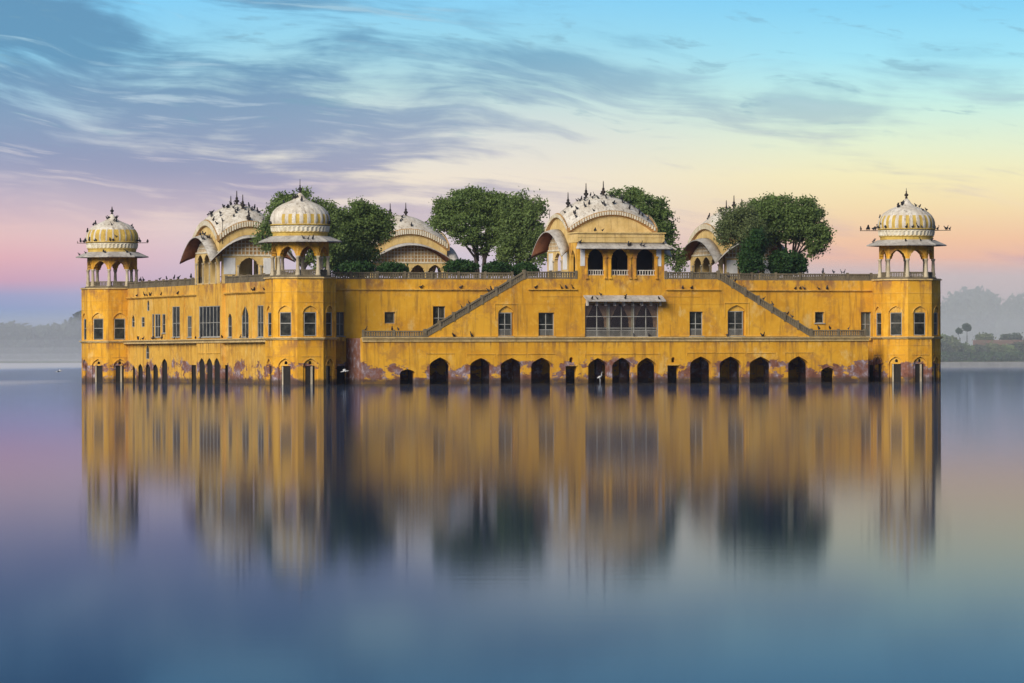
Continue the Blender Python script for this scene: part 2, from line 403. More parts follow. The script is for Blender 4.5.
def balustrade(mb, M, x0, x1, z, h=.68, d=0.0, step=.24, post=2.7, mi=0, th=.16):
    """pierced stone parapet with posts"""
    L = x1 - x0; n = max(1, round(L / post))
    mb.mbox(M, x0, x1, z, z + .14, d, d + th, mi); mb.mbox(M, x0, x1, z + h - .12, z + h, d - .02, d + th + .02, mi)
    for i in range(n + 1):
        xc = x0 + .1 + (L - .2) * i / n
        mb.mbox(M, xc - .1, xc + .1, z, z + h + .10, d - .045, d + th + .045, mi)
    k_ = int(L / step)
    for i in range(k_):
        xc = x0 + L * (i + .5) / k_; wd = .095 if i % 2 else .07
        mb.mbox(M, xc - wd, xc + wd, z + .14, z + h - .12, d + .05, d + th - .05, mi)
    mb.mbox(M, x0, x1, z + h * .48, z + h * .56, d + .045, d + th - .045, mi)

# ------------------------------------------------------------------ setting: lake, land, haze
mb = MB(); mb.add([(-3500, -60, 0), (3500, -60, 0), (3500, 6500, 0), (-3500, 6500, 0)], [(0, 1, 2, 3)])
lake = tag(mb.build('water', 'lake', None, fix=False), kind='structure')

def shore(x, y_unused=None):
    return 0
mb = MB(); nx, ny = 70, 26
def shoreline(px):                               # distance of the water's edge along a bearing
    t = min(1, max(0, (px - 600) / 130)); t = t * t * (3 - 2 * t)
    return 2750 * (1 - t) + 1092 * t
rng = random.Random(4)
for i in range(nx + 1):
    px = -2400 + 5600 * i / nx
    Ys = shoreline(px)
    for j in range(ny + 1):
        t = j / ny; Y = Ys + (6400 - Ys) * t ** 2.2
        z = 1.35 + 2.0 * min(1, (Y - Ys) / 110) + 1.5 * min(1, (Y - Ys) / 600) + (rng.uniform(-.2, .2) if j else 0)
        if j == 0: z = -.6
        if j == 1: Y = Ys + .5; z = 1.3
        mb.v.append(((px - 512) / FPX * Y, Y, z))
for i in range(nx):
    for j in range(ny):
        a = i * (ny + 1) + j; mb.f.append((a, a + ny + 1, a + ny + 2, a + 1)); mb.m.append(0)
tag(mb.build('ground', 'land', None, fix=False), kind='structure')

def volume_box(name, x0, x1, y0, y1, z0, z1, density, colr, aniso=.0):
    mt = bpy.data.materials.new(name); mt.use_nodes = True; k = NT(mt.node_tree); MAT[name] = mt
    o = k.n('ShaderNodeOutputMaterial'); pv = k.n('ShaderNodeVolumePrincipled')
    pv.inputs['Color'].default_value = (*colr, 1); pv.inputs['Density'].default_value = density; pv.inputs['Anisotropy'].default_value = aniso
    k.l(pv.outputs[0], o.inputs['Volume'])
    q = MB(); q.box(x0, x1, y0, y1, z0, z1)
    ob = q.build(name, name, None); tag(ob, kind='stuff')
    return ob
volume_box('haze', -3600, 3600, -80, 6600, -1.6, 34, .00007, (.86, .90, .97), .45)

# ------------------------------------------------------------------ the palace
palace = empty('lake_palace', P0, ANG)
tag(palace, 'long ochre lake palace walls with arcade, twin staircases and roof parapets standing in the water', 'palace')
VB, VW, UW = -2.8, 2.2, 1.25
TOP = 10.0
Mf = lambda d_: (lambda x, z, d: (x, d_ + d, z))
MFB = Mf(VB); MFW = Mf(VW)
MLW = lambda x, z, d: (UW + d, x, z)             # left facade, x is v
uL, uR = fu(362.5, VB), fu(868, VB)
ZT = 4.36                                        # terrace level
us = [fu(425.5, VB), fu(524.5, VB), fu(719, VB), fu(811, VB)]

# front block: arcade below, tall centre above, one wall face
holes = []; arcs = []
for x0, x1, yt, ys in [(399.8, 415, 369, 373), (429.5, 450.5, 357.3, 366), (470, 491.5, 358, 366), (500.5, 522.5, 358, 366), (531, 552.3, 357.6, 366), (588, 607.6, 358, 366.5),
                       (612, 632, 357.5, 366.5), (637, 656.6, 357.5, 366.5), (690, 711.5, 356.4, 365), (719.5, 741.5, 356.4, 365), (749.5, 771.5, 356.6, 365), (788, 808.5, 356.2, 365), (821, 835, 367, 371.5)]:
    a0, a1 = fu(x0, VB), fu(x1, VB); zt, zs = fz(x0, yt, VB), fz(x0, ys, VB)
    holes.append(arch(a0, a1, -.8, zs, zt, 7, .3)); arcs.append((a0, a1, zs, zt))
doors = []
for x0, x1, yt in [(565.5, 577, 366), (667.3, 679, 365.4)]:
    a0, a1 = fu(x0, VB), fu(x1, VB); holes.append(rect(a0, a1, -.8, fz(x0, yt, VB))); doors.append((a0, a1, fz(x0, yt, VB)))
    c = (a0 + a1) / 2; z1 = fz(x0, 357, VB); holes.append(arch(c - .2, c + .2, z1 - .52, z1 - .2, z1, 4))
wins = []
for x0, x1, yt, yb, ya in [(498.8, 512.2, 312.6, 336.2, 305.8), (538.6, 554.4, 312.6, 336.4, None), (585, 658.6, 302.8, 337, None), (689.6, 703, 311.6, 335.8, None), (728.3, 743.6, 311.2, 335.8, 305)]:
    a0, a1 = fu(x0, VB), fu(x1, VB); z0, z1 = fz(x0, yb, VB), fz(x0, yt, VB)
    if ya: holes.append(arch(a0 - .06, a1 + .22, z0, z1 - .1, fz(x0, ya, VB), 7, .25))
    else: holes.append(rect(a0, a1, z0, z1))
    wins.append((a0, a1, z0, z1, ya))
outer = [(uL, -1), (uR, -1), (uR, ZT), (us[3], ZT), (us[2], TOP), (us[1], TOP), (us[0], ZT), (uL, ZT)]
mb = MB(); mb.slab(MFB, outer, holes, .7)
mb.build('front_wall', 'plaster', palace)
# side return of the block, worn to the masonry
mb = MB(); mb.mbox(lambda x, z, d: (uL + d, x, z), VB + .703, VW - .003, -1, ZT, .0, .5)
mb.build('side_wall', 'plaster_worn', palace)
mb = MB(); mb.mbox(lambda x, z, d: (uR - d, x, z), VB + .703, VW - .003, -1, ZT, .0, .5); mb.build('side_wall', 'plaster_worn', palace)
mb = MB()                                         # floor over the arcade (terrace) and over the tall centre
mb.box(uL + .503, uR - .503, VB + .703, VW - .003, ZT - .35, ZT - .01)
mb.box(us[1], us[2], VB + .703, VW + .2, TOP - .35, TOP - .01)
mb.box(us[1] + .1, us[1] + .5, VB + .703, VW - .003, ZT, TOP - .36); mb.box(us[2] - .5, us[2] - .1, VB + .703, VW - .003, ZT, TOP - .36)
mb.build('terrace_floor', 'roof_earth', palace)
mb = MB()                                         # arcade piers deeper inside
for (a0, a1, zs, zt), (b0, b1, _, _) in zip(arcs[:-1], arcs[1:]):
    mid_ = (a1 + b0) / 2; mb = MB(); mb.box(mid_ - .3, mid_ + .3, .1, .6, -.8, ZT - .36); mb.build('inner_pier', 'plaster_worn', palace)
# stairs
for (xa, xb, nm) in ((us[0], us[1], 'l'), (us[3], us[2], 'r')):
    n = 32; mb = MB()
    for i in range(n):
        a, b_ = xa + (xb - xa) * i / n, xa + (xb - xa) * (i + 1) / n
        lo, hi_ = min(a, b_), max(a, b_)
        mb.box(lo, hi_, VB + .703, VB + 2.6, ZT - .005, ZT + (TOP - ZT) * (i + .6) / n)
    st = mb.build('staircase', 'grey_stone', palace)
    mb = MB()
    sl = (TOP - ZT) / (xb - xa)
    mb.beam(MFB, (xa, ZT + .004), (xb, TOP + .004), .16, -.05, .30)
    mb.beam(MFB, (xa, ZT + .16), (xb, TOP + .16), .42, .06, .2)
    mb.beam(MFB, (xa, ZT + .58), (xb, TOP + .58), .14, -.04, .29)
    for i in range(46):
        t = (i + .5) / 46; xc = xa + (xb - xa) * t; zc = ZT + (TOP - ZT) * t
        mb.mbox(MFB, xc - .05, xc + .05, zc + .15, zc + .6, .02, .24)
    for i in range(8):
        t = i / 7; xc = xa + (xb - xa) * t; zc = ZT + (TOP - ZT) * t
        mb.mbox(MFB, xc - .11, xc + .11, zc - .05, zc + .86, -.07, .32)
    mb.build('stair_parapet', 'grey_stone', palace)
# cornices, string courses, label mouldings of the front block
mb = MB()
zc = fz(500, 338.8, VB)
mb.mbox(MFB, uL - .12, uR + .12, ZT - .04, ZT + .06, -.30, .1); mb.mbox(MFB, uL - .08, uR + .08, ZT - .16, ZT - .043, -.20, -.003)
mb.mbox(MFB, uL - .05, uR + .05, ZT - .36, ZT - .163, -.12, -.003)
mb.pieces('cornice', 'cornice', palace)
mb = MB()
ys_ = [(fu(528, VB), fu(577, VB)), (fu(666, VB), fu(720, VB))]
for a, b_ in ys_: mb.mbox(MFB, a, b_, 8.93, 9.02, -.16, -.003)
for a, b_ in ((fu(540, VB), fu(582, VB)), (fu(664, VB), fu(700, VB))): mb.mbox(MFB, a, b_, 8.3, 8.35, -.05, -.003)
mb.mbox(MFB, us[1] - 1.3, us[2] + 1.3, 7.6, 7.63, -.03, -.003)
for a, b_ in ((fu(440, VB), fu(584, VB)), (fu(660, VB), fu(797, VB))): mb.mbox(MFB, a, b_, ZT + .10, ZT + .19, -.10, -.003)
for (a0, a1, zs, zt) in arcs:
    if zt - zs > .6:
        mb.mbox(MFB, a0 - .35, a1 + .35, zt + .33, zt + .39, -.06, -.003)
        mb.mbox(MFB, a0 - .35, a0 - .30, zt + .05, zt + .33, -.03, -.003); mb.mbox(MFB, a1 + .30, a1 + .35, zt + .05, zt + .33, -.03, -.003)
for a0, a1, z0, z1, ya in wins:
    if ya:
        mb.mbox(MFB, a0 - .42, a1 + .55, z1 + .78, z1 + .85, -.07, -.003)
        mb.mbox(MFB, a1 + .48, a1 + .55, z0, z1 + .78, -.04, -.003)
        mb.mbox(MFB, a0 - .42, a0 - .36, z1 - .6, z1 + .78, -.04, -.003)
mb.pieces('moulding', 'plaster_pale', palace)
# windows of the front block
for a0, a1, z0, z1, ya in wins:
    if a1 - a0 > 4: continue
    window(palace, MFB, a0, a1 - (.0 if ya else 0), z0, z1, .26, 2, (.50,), 'pane', .07, True)
    if ya:
        mb = MB(); mb.mbox(MFB, a0 - .2, a1 + .4, z0, z1 + .7, .34, .42); mb.build('niche', 'plaster_pale', palace)
        mb = MB(); mb.slab(MFB, arch(a0 - .05, a1 + .21, z1 + .012, z1 + .05, z1 + .63, 7, .25), [], .06, 0, .20); mb.build('lunette', 'plaster_pale', palace)
    else:
        mb = MB(); mb.mbox(MFB, a0, a1, z0, z1, .42, .5); mb.build('room_back', 'room_shade', palace)
# the wide gallery window under its canopy
a0, a1, z0, z1, _ = wins[2]
window(palace, MFB, a0, a1, z0, z1, .20, 6, (.60, .26), 'pane_clear', .09, True, False, 'wide gallery window of pale bars with drapes behind')
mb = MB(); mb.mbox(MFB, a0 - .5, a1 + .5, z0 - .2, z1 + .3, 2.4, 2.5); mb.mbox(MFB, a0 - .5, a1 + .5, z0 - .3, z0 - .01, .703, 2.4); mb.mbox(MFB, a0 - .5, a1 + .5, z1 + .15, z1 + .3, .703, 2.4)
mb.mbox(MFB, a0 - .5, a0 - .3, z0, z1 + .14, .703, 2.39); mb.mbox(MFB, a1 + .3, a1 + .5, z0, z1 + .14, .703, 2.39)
mb.build('gallery_room', 'room_shade', palace)
for i in range(3):
    c0, c1 = a0 + (a1 - a0) * i / 3, a0 + (a1 - a0) * (i + 1) / 3
    for side in (0, 1):
        mb = MB(); n = 10
        for j in range(n):           # a gathered drape tied back
            t0, t1 = j / n, (j + 1) / n
            def wd(t): return .95 * (1 - t) ** 1.6 + .16 + (.10 if t > .75 else 0)
            za, zb_ = z1 - .05 - t0 * 2.3, z1 - .05 - t1 * 2.3
            if side == 0: q = [(c0 + .05, za), (c0 + .05 + wd(t0), za), (c0 + .05 + wd(t1), zb_), (c0 + .05, zb_)]
            else: q = [(c1 - .05 - wd(t0), za), (c1 - .05, za), (c1 - .05, zb_), (c1 - .05 - wd(t1), zb_)]
            mb.hexa([MFB(x, z, .50 + .04 * (j % 2)) for x, z in q] + [MFB(x, z, .56 + .04 * (j % 2)) for x, z in q])
        mb.build('curtain', 'curtain', palace)
    if i: 
        mb = MB(); mb.mbox(MFB, c0 - .14, c0 + .14, z0, z1, .24, .5); mb.build('gallery_post', 'column_stone', palace)
mb = MB(); ca, cb = fu(583.5, VB), fu(662, VB)
zt_, zb_ = fz(600, 296.5, VB), fz(600, 302.2, VB)
q = [(ca, zt_, 0), (cb, zt_, 0)]
mb.hexa([MFB(ca, zb_ + .05, -1.05), MFB(cb, zb_ + .05, -1.05), MFB(cb, zt_, -.003), MFB(ca, zt_, -.003), MFB(ca, zb_ + .17, -1.05), MFB(cb, zb_ + .17, -1.05), MFB(cb, zt_ + .12, -.003), MFB(ca, zt_ + .12, -.003)])
n = 9
for i in range(n):
    xc = ca + .3 + (cb - ca - .6) * i / (n - 1); mb.mbox(MFB, xc - .06, xc + .06, zb_ - .35, zb_ + .2, -.45, -.004)
mb.build('canopy', 'eave_top', palace)
# doors of the arcade
for a0, a1, zt in doors:
    mb = MB(); mb.mbox(MFB, a0 - .02, a1 + .02, zt, zt + .14, -.05, -.003); mb.build('lintel', 'plaster_pale', palace)

# upper back wall of the front with its windows
uA, uB = 2.2, 61.0
bw = []
for x0, x1, yt, yb in [(336.4, 344.2, 312, 336), (384.6, 395, 312, 323.4), (433, 445.4, 306.2, 330), (815, 824, 312, 323), (861, 871.2, 312, 336.5)]:
    bw.append((fu(x0, VW), fu(x1, VW), fz(x0, yb, VW), fz(x0, yt, VW)))
low = (fu(336.8, VW), fu(345, VW), -.8, fz(340, 366, VW)); low2 = (fu(869.5, VW), fu(875, VW), -.8, fz(872, 365, VW))
mb = MB(); mb.slab(MFW, [(uA, -1), (uB, -1), (uB, TOP), (uA, TOP)], [rect(*q) for q in bw] + [rect(*low), rect(*low2)], .6)
mb.build('upper_wall', 'plaster', palace)
for i, q in enumerate(bw):
    window(palace, MFW, *q, .25, 1 if i in (1, 3) else 2, (.5,) if i not in (1, 3) else (), 'shutter' if i in (0, 4) else 'pane', .06, False, i != 1)
for q in (low, low2): door_leaf(palace, MFW, *q, .35, 'room_shade')
mb = MB()
for a, b_ in ((uA + 1, us[1] + .6), (us[2] - .4, uB - 1)):
    mb.mbox(MFW, a, b_, 8.98, 9.08, -.18, -.003)
    mb.mbox(MFW, a, b_, 8.90, 8.977, -.08, -.003)
for x0, x1 in ((uA + 1, uL - .13), (uR + .13, uB - 1)): mb.mbox(MFW, x0, x1, ZT - .3, ZT + .05, -.16, -.003)
mb.pieces('moulding', 'plaster_pale', palace)
for q in (bw[1], bw[3]):
    mb = MB(); mb.mbox(MFW, q[0] - .12, q[1] + .12, q[3] + .003, q[3] + .12, -.05, .1); mb.mbox(MFW, q[0] - .12, q[0] - .004, q[2], q[3], -.04, .1); mb.mbox(MFW, q[1] + .004, q[1] + .12, q[2], q[3], -.04, .1)
    mb.build('window_surround', 'plaster_pale', palace)

# left facade with its projecting bay
lw_holes = []; lw = []
def lrect(x0, x1, yt, yb): return (lv(x1, UW), lv(x0, UW), lz((x0 + x1) / 2, yb, UW), lz((x0 + x1) / 2, yt, UW))
BU = UW - .35                                     # the bay stands a little proud of the wall
bayv = (lv(221.8, BU), lv(196.5, BU))
for x0, x1, yt, yb, kind in [(132, 134.6, 315, 327, 'a'), (141.6, 144.6, 317, 327, 'r'), (147.2, 149.4, 300, 311, 'a'), (152.2, 154, 314, 337, 'r'), (155, 160.4, 314, 337, 'r'), (162.4, 165.4, 314, 333, 'r'),
                             (172.4, 179.8, 306.5, 337, 'r'), (187.6, 191.6, 316, 337, 'r'), (228.2, 231.8, 313, 337, 'a'), (241.8, 248.6, 306, 337, 'a'), (257.6, 263.4, 305.5, 337, 'r'), (146, 149, 345, 359, 'a')]:
    q = lrect(x0, x1, yt, yb); lw.append((q, kind))
    lw_holes.append(rect(*q) if kind == 'r' else arch(q[0], q[1], q[2], q[3] - (q[1] - q[0]) * .5, q[3], 6, .3))
for x0, x1, yt in [(132.2, 135, 366), (137.6, 142.6, 363.8), (145, 150.2, 363.8), (152.6, 157.8, 364), (161.4, 167.2, 358.8), (190.8, 195.9, 365), (222.6, 228, 365)]:
    q = lrect(x0, x1, yt, 384); lw_holes.append(arch(q[0], q[1], -.8, q[3] - min(.7, (q[1] - q[0]) * .40), q[3], 6, .2) if x0 < 190 else rect(q[0], q[1], -.8, q[3]))
# keep bay openings out of the plain wall
mb = MB(); v0, v1 = 2.4, 66.2
mb.slab(MLW, [(v0, -1), (v1, -1), (v1, TOP), (v0, TOP)], lw_holes, .08); mb.build('left_wall', 'plaster_pale', palace)
mb = MB(); mb.mbox(MLW, v0, v1, -.9, 4.2, .20, .30); mb.build('inner_wall', 'room_shade', palace)  # dark sheet close behind the openings, in place of interior shade
for q, kind in lw:
    mb = MB(); window(palace, MLW, q[0], q[1], q[2], q[3], .075, 2 if q[1] - q[0] > 1.4 else 1, (.45,), 'pane', .06, False, q[3] - q[2] > 1.5)
MBY = lambda x, z, d: (BU + d, x, z)
bh = []; bq = []
q = (lv(220, BU), lv(199, BU), lz(210, 337, BU), lz(210, 306, BU)); bh.append(rect(*q)); bq.append(q)
for x0, x1 in ((198.4, 204.8), (206, 212.4), (213.4, 219.8)):
    a, b_ = lv(x1, BU), lv(x0, BU); zt = lz(209, 358, BU); bh.append(arch(a, b_, -.8, zt - .9, zt, 6, .2))
mb = MB(); mb.slab(MBY, [(bayv[0], -1), (bayv[1], -1), (bayv[1], TOP), (bayv[0], TOP)], bh, .12); mb.build('bay_wall', 'plaster_pale', palace)
mb = MB(); mb.mbox(MBY, bayv[0], bayv[0] + .2, -1, TOP, .123, .346); mb.build('bay_side', 'plaster_pale', palace); mb = MB(); mb.mbox(MBY, bayv[1] - .2, bayv[1], -1, TOP, .123, .346); mb.build('bay_side', 'plaster_pale', palace)
window(palace, MBY, *bq[0], .09, 6, (.46,), 'pane', .08, False, True, 'broad bay window of tall dark lights')
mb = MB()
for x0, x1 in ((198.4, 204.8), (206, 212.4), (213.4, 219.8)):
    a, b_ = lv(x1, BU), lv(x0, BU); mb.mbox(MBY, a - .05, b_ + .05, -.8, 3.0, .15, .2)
mb.build('arch_back', 'room_shade', palace)  # dark backing of the bay arches, their inner shade as colour
mb = MB()
for x0, x1 in ((198.4, 205), (206.2, 212.8), (213.6, 220.2)):
    zt = lz(209, 353.6, BU); mb.mbox(MBY, lv(x1, BU), lv(x0, BU), zt, zt + .08, -.07, -.003)
for a, b_ in ((v0, bayv[0] - .05), (bayv[1] + .05, v1)):
    mb.mbox(MLW, a, b_, 8.95, 9.08, -.22, -.003); mb.mbox(MLW, a, b_, 8.85, 8.947, -.1, -.003)
mb.pieces('moulding', 'plaster_pale', palace)
mb = MB()
mb.mbox(MLW, v0, v1, ZT - .02, ZT + .09, -.62, -.003); mb.mbox(MLW, v0, v1, ZT - .30, ZT - .023, -.46, -.003)
mb.pieces('cornice', 'cornice', palace)
# pilaster strips
mb = MB()
for px in (168, 184, 236, 253):
    mb = MB(); v_ = lv(px, UW); mb.mbox(MLW, v_ - .3, v_ + .3, ZT + .10, 8.84, -.06, -.003); mb.build('pilaster', 'plaster_pale', palace)
# far walls and the roof
mb = MB(); mb.box(61.2, 61.8, 2.4, 66.2, -1, TOP); mb.build('right_wall', 'plaster', palace)
mb = MB(); mb.box(2.2, 61.0, 66.4, 67.0, -1, TOP); mb.build('back_wall', 'plaster', palace)
mb = MB(); mb.box(UW + .503, 61.19, VW + .603, 66.39, TOP - .4, TOP - .02); mb.build('roof', 'roof_earth', palace)
# parapets
mb = MB(); balustrade(mb, MFW, 2.9, fu(513.5, VW), TOP, .68, .02); mb.build('parapet', 'grey_stone', palace)
mb = MB(); balustrade(mb, MFW, us[2] + .4, 60.2, TOP, .68, .02); mb.build('parapet', 'grey_stone', palace)
mb = MB(); balustrade(mb, MFB, us[1], fu(577.5, VB), TOP, .70, .02); mb.build('parapet', 'grey_stone', palace)
mb = MB(); balustrade(mb, MFB, fu(665.5, VB), us[2], TOP, .70, .02); mb.build('parapet', 'grey_stone', palace)
mb = MB(); balustrade(mb, MFB, uL, us[0], ZT + .06, .62, .0); mb.build('parapet', 'grey_stone', palace)
mb = MB(); balustrade(mb, MFB, us[3], uR - .2, ZT + .06, .66, .0); mb.build('parapet', 'grey_stone', palace)
mb = MB(); balustrade(mb, MLW, 3.2, bayv[0], TOP, .70, .02); mb.build('parapet', 'grey_stone', palace)
mb = MB(); balustrade(mb, MLW, bayv[1], 65.8, TOP, .70, .02); mb.build('parapet', 'grey_stone', palace)
mb = MB(); mb.box(60.9, 61.1, 2.4, 66, TOP, TOP + .7); mb.box(3, 60.5, 66.5, 66.7, TOP, TOP + .7); mb.build('parapet', 'grey_stone', palace)

# ------------------------------------------------------------------ corner towers and their domed kiosks
OCT = 3.35
def tower(u, v, label):
    t = empty('corner_tower', W(u, v, 0), ANG); tag(t, label, 'tower', 'octagonal corner towers of the palace')
    apo = OCT * math.cos(R_(22.5)); fw = 2 * OCT * math.sin(R_(22.5))
    wl = MB(); st = MB(); rings = {}
    for i in range(8):
        a = R_(45 * i) - math.pi / 2           # outward direction of this side, local frame
        n = Vector((math.cos(a), math.sin(a), 0)); tx = Vector((-math.sin(a), math.cos(a), 0))
        M = (lambda n, tx: (lambda x, z, d: tuple(n * (apo - d) + tx * x + Vector((0, 0, z)))))(n, tx)
        h = fw / 2
        # bevelled ends keep the eight sides from crossing
        hw = .72
        hl = [arch(-hw, hw, 4.52, 6.75, 7.42, 8, .2), arch(-hw, hw, -.8, 1.75, 2.45, 8, .25)]
        wl.slab((lambda M: (lambda x, z, d: M(x * (1 - d * .414 / h), z, d)))(M), [(-h, -1), (h, -1), (h, TOP - .02), (-h, TOP - .02)], hl, .5)
        window(t, M, -.60, .60, 4.56, 6.78, .15, 1, (.54,), 'pane', .06, False, False)
        # masonry filling round the window and in the door head
        wl.mbox(M, -.74, -.603, 4.5, 6.8, .09, .4); wl.mbox(M, .603, .74, 4.5, 6.8, .09, .4)
        lun = MB(); lun.slab(M, arch(-.70, .70, 6.80, 6.82, 7.40, 8, .2), [], .1, 0, .10); lun.build('lunette', 'plaster_pale', t)
        lun = MB()
        lun.slab(M, arch(-.70, .70, 1.74, 1.78, 2.43, 8, .25), [arch(-.16, .16, 1.9, 2.05, 2.22, 4)], .1, 0, .13)
        lun.build('lunette', 'plaster_pale', t)
        for q0, q1 in ((-.71, -.48), (.48, .71)): jm = MB(); jm.mbox(M, q0, q1, -.8, 1.73, .13, .42); jm.build('door_jamb', 'plaster', t)
        dl = MB(); dl.mbox(M, -.477, .477, -.8, 1.73, .24, .28); dl.build('door', 'room_shade', t)  # doorway shade painted into the leaf colour
        if i in (0, 7, 1):
            pl = MB(); pl.mbox(M, .08 if i == 0 else -.42, .24 if i == 0 else -.28, -.8, 1.70, .10, .22); pl.build('door_post', 'column_stone', t)
        e = lambda d: h - d * .414
        for z0, z1, pr in ((ZT - .16, ZT - .04, .10), (ZT - .037, ZT + .07, .24), (8.70, 8.76, .035), (7.72, 7.77, .035), (3.55, 3.59, .03), (TOP - .017, TOP + .10, .14)):
            x = h + pr * .414 - .002
            cc = [M(-h, z0, -.002), M(-x, z0, -pr), M(x, z0, -pr), M(h, z0, -.002), M(-h, z1, -.002), M(-x, z1, -pr), M(x, z1, -pr), M(h, z1, -.002)]
            rings.setdefault((z0, pr > .05), MB()).hexa(cc)
        st.mbox(M, -.95, .95, 2.62, 2.68, -.06, -.003)
        # thin raised hood round each arch
        for (sp, tp) in ((6.75, 7.42), (1.75, 2.45)):
            o_ = arch(-hw - .09, hw + .09, sp - .01, sp, tp + .10, 8, .2); i_ = arch(-hw, hw, sp - .02, sp, tp, 8, .2)
            st.slab(M, o_ + i_[::-1], [], .047, 0, -.05)
    wl.lathe([(OCT - .6, TOP - .3), (OCT - .6, TOP - .04)], 8, rot=R_(22.5))
    wl.build('wall', 'plaster', t); st.pieces('moulding', 'plaster_pale', t); [q.build('cornice' if big_ else 'string_course', 'cornice' if big_ else 'plaster_pale', t) for (z_, big_), q in rings.items()]
    return t
def kiosk(u, v, label, poles=False, clean=False, tip=1.0, belly=(1, 2)):
    t = empty('domed_kiosk', W(u, v, TOP + .1), ANG); tag(t, label, 'kiosk', 'domed kiosks on the corner towers')
    RK = 2.72; apo = RK * math.cos(R_(22.5)); h = RK * math.sin(R_(22.5)); Z = lambda z: z - TOP - .1
    fl = MB(); fl.lathe([(OCT + .04, -.004), (OCT + .04, .06), (RK + .25, .062), (RK + .25, .16), (.05, .161)], 8, rot=R_(22.5)); fl.build('floor', 'grey_stone', t)
    for i in range(8):
        a = R_(45 * i + 22.5) - math.pi / 2; c = (RK * .965 * math.cos(a), RK * .965 * math.sin(a), .16)
        cm_ = MB()
        cm_.lathe([(.27, 0), (.27, .14), (.20, .2), (.24, .38), (.19, .55), (.165, 1.2), (.15, 1.62), (.19, 1.66), (.22, 1.78), (.22, 1.86)], 10, c)
        cm_.build('column', 'column_stone', t, True)
    ar = MB(); fr_ = MB()
    for i in range(8):
        a = R_(45 * i) - math.pi / 2; n = Vector((math.cos(a), math.sin(a), 0)); tx = Vector((-math.sin(a), math.cos(a), 0))
        M = (lambda n, tx: (lambda x, z, d: tuple(n * (apo - d) + tx * x + Vector((0, 0, z)))))(n, tx)
        M2 = (lambda M: (lambda x, z, d: M(x * (1 - d * .414 / h), z, d)))(M)
        z0, z1 = Z(12.12), Z(13.62)
        op = cusped(-h + .21, h - .21, z0 - .001, z0 + .02, Z(13.02))
        o_ = [(-h, z0), (op[0][0], z0)] + op[1:-1] + [(op[-1][0], z0), (h, z0), (h, z1), (-h, z1)]
        ar.slab(M2, o_, [], .34)
        # raised pale rim of the arch
        rim_i = cusped(-h + .21, h - .21, z0, z0 + .02, Z(13.02)); rim_o = arch(-h + .12, h - .12, z0, z0 + .02, Z(13.13), 12, .16)
        fr_.slab(M, rim_o + rim_i[::-1], [], .04, 0, -.043)
        # railing between the columns
        if i not in (4,):
            rl = MB(); rl.mbox(M, -h + .25, h - .25, .62, .72, .08, .18); rl.mbox(M, -h + .25, h - .25, .17, .26, .08, .18)
            for j in range(9):
                x = (-h + .25) + (2 * h - .5) * (j + .5) / 9; rl.mbox(M, x - .045, x + .045, .26, .62, .1, .16)
            rl.build('railing', 'grey_stone', t)
    ar.build('arch_ring', 'plaster', t); fr_.build('arch_rim', 'plaster_pale', t)
    n8 = R_(22.5); 
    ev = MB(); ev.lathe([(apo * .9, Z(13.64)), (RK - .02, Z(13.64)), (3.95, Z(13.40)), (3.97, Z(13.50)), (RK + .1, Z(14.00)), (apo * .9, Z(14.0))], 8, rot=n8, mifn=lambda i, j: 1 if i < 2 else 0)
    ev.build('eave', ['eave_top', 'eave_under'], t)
    dr = MB(); dr.lathe([(2.60, Z(14.003)), (2.62, Z(14.30)), (2.72, Z(14.33)), (2.72, Z(14.38)), (2.55, Z(14.381))], 32); dr.build('drum', 'dome_yellow', t, False)
    bd = MB(); N = 40
    bd.lathe([(2.66, Z(14.384)), (2.72, Z(14.46)), (2.78, Z(14.80)), (2.80, Z(14.86)), (2.80, Z(14.94)), (2.5, Z(14.942))], N * 2, mod=lambda i, j: 1.0 if i not in (1, 2) else (1.012 if j % 2 else .978))
    bd.build('petal_band', 'bead_white', t)
    prof = [(2.60, 14.945), (2.74, 15.15), (2.80, 15.42), (2.79, 15.72), (2.70, 16.05), (2.50, 16.40), (2.18, 16.73), (1.72, 17.02), (1.20, 17.24), (.78, 17.42), (.52, 17.62), (.34, 17.86), (.16, 18.06), (.02, 18.16)]
    NR = 24; seg = NR * 4
    dm = MB()
    amp = [.2, .8, 1, 1, 1, .9, .7, .45, .2, .05, 0, 0, 0, 0]
    dm.lathe([(r, Z(z)) for r, z in prof], seg, mod=lambda i, j: 1 + .018 * amp[i] * (1 if j % 4 == 0 else (-.3 if j % 4 in (1, 3) else -.8)),
             mifn=lambda i, j: 1 if (1 <= i <= (3 if clean else 4) and j % 4 in belly and (not clean or (math.cos((j + .5) / seg * 6.283 + 1.15) > .05))) else 0)
    d_ = dm.build('dome', ['limewash', 'dome_yellow'], t, True)
    rb = MB(); rb.lathe([(2.76, Z(15.0)), (2.86, Z(15.04)), (2.86, Z(15.10)), (2.72, Z(15.13))], 48); rb.build('dome_ring', 'dome_yellow', d_)
    fi = MB(); zt = Z(18.10)
    fi.lathe([(.10, zt), (.16, zt + .08), (.07, zt + .18), (.2, zt + .32), (.22, zt + .40), (.09, zt + .52), (.05, zt + .6), (.09, zt + .68), (.035, zt + .75), (.025, zt + 1.05 * tip), (.004, zt + 1.12 * tip)], 10)
    fi.build('finial', 'dark_metal', d_, True)
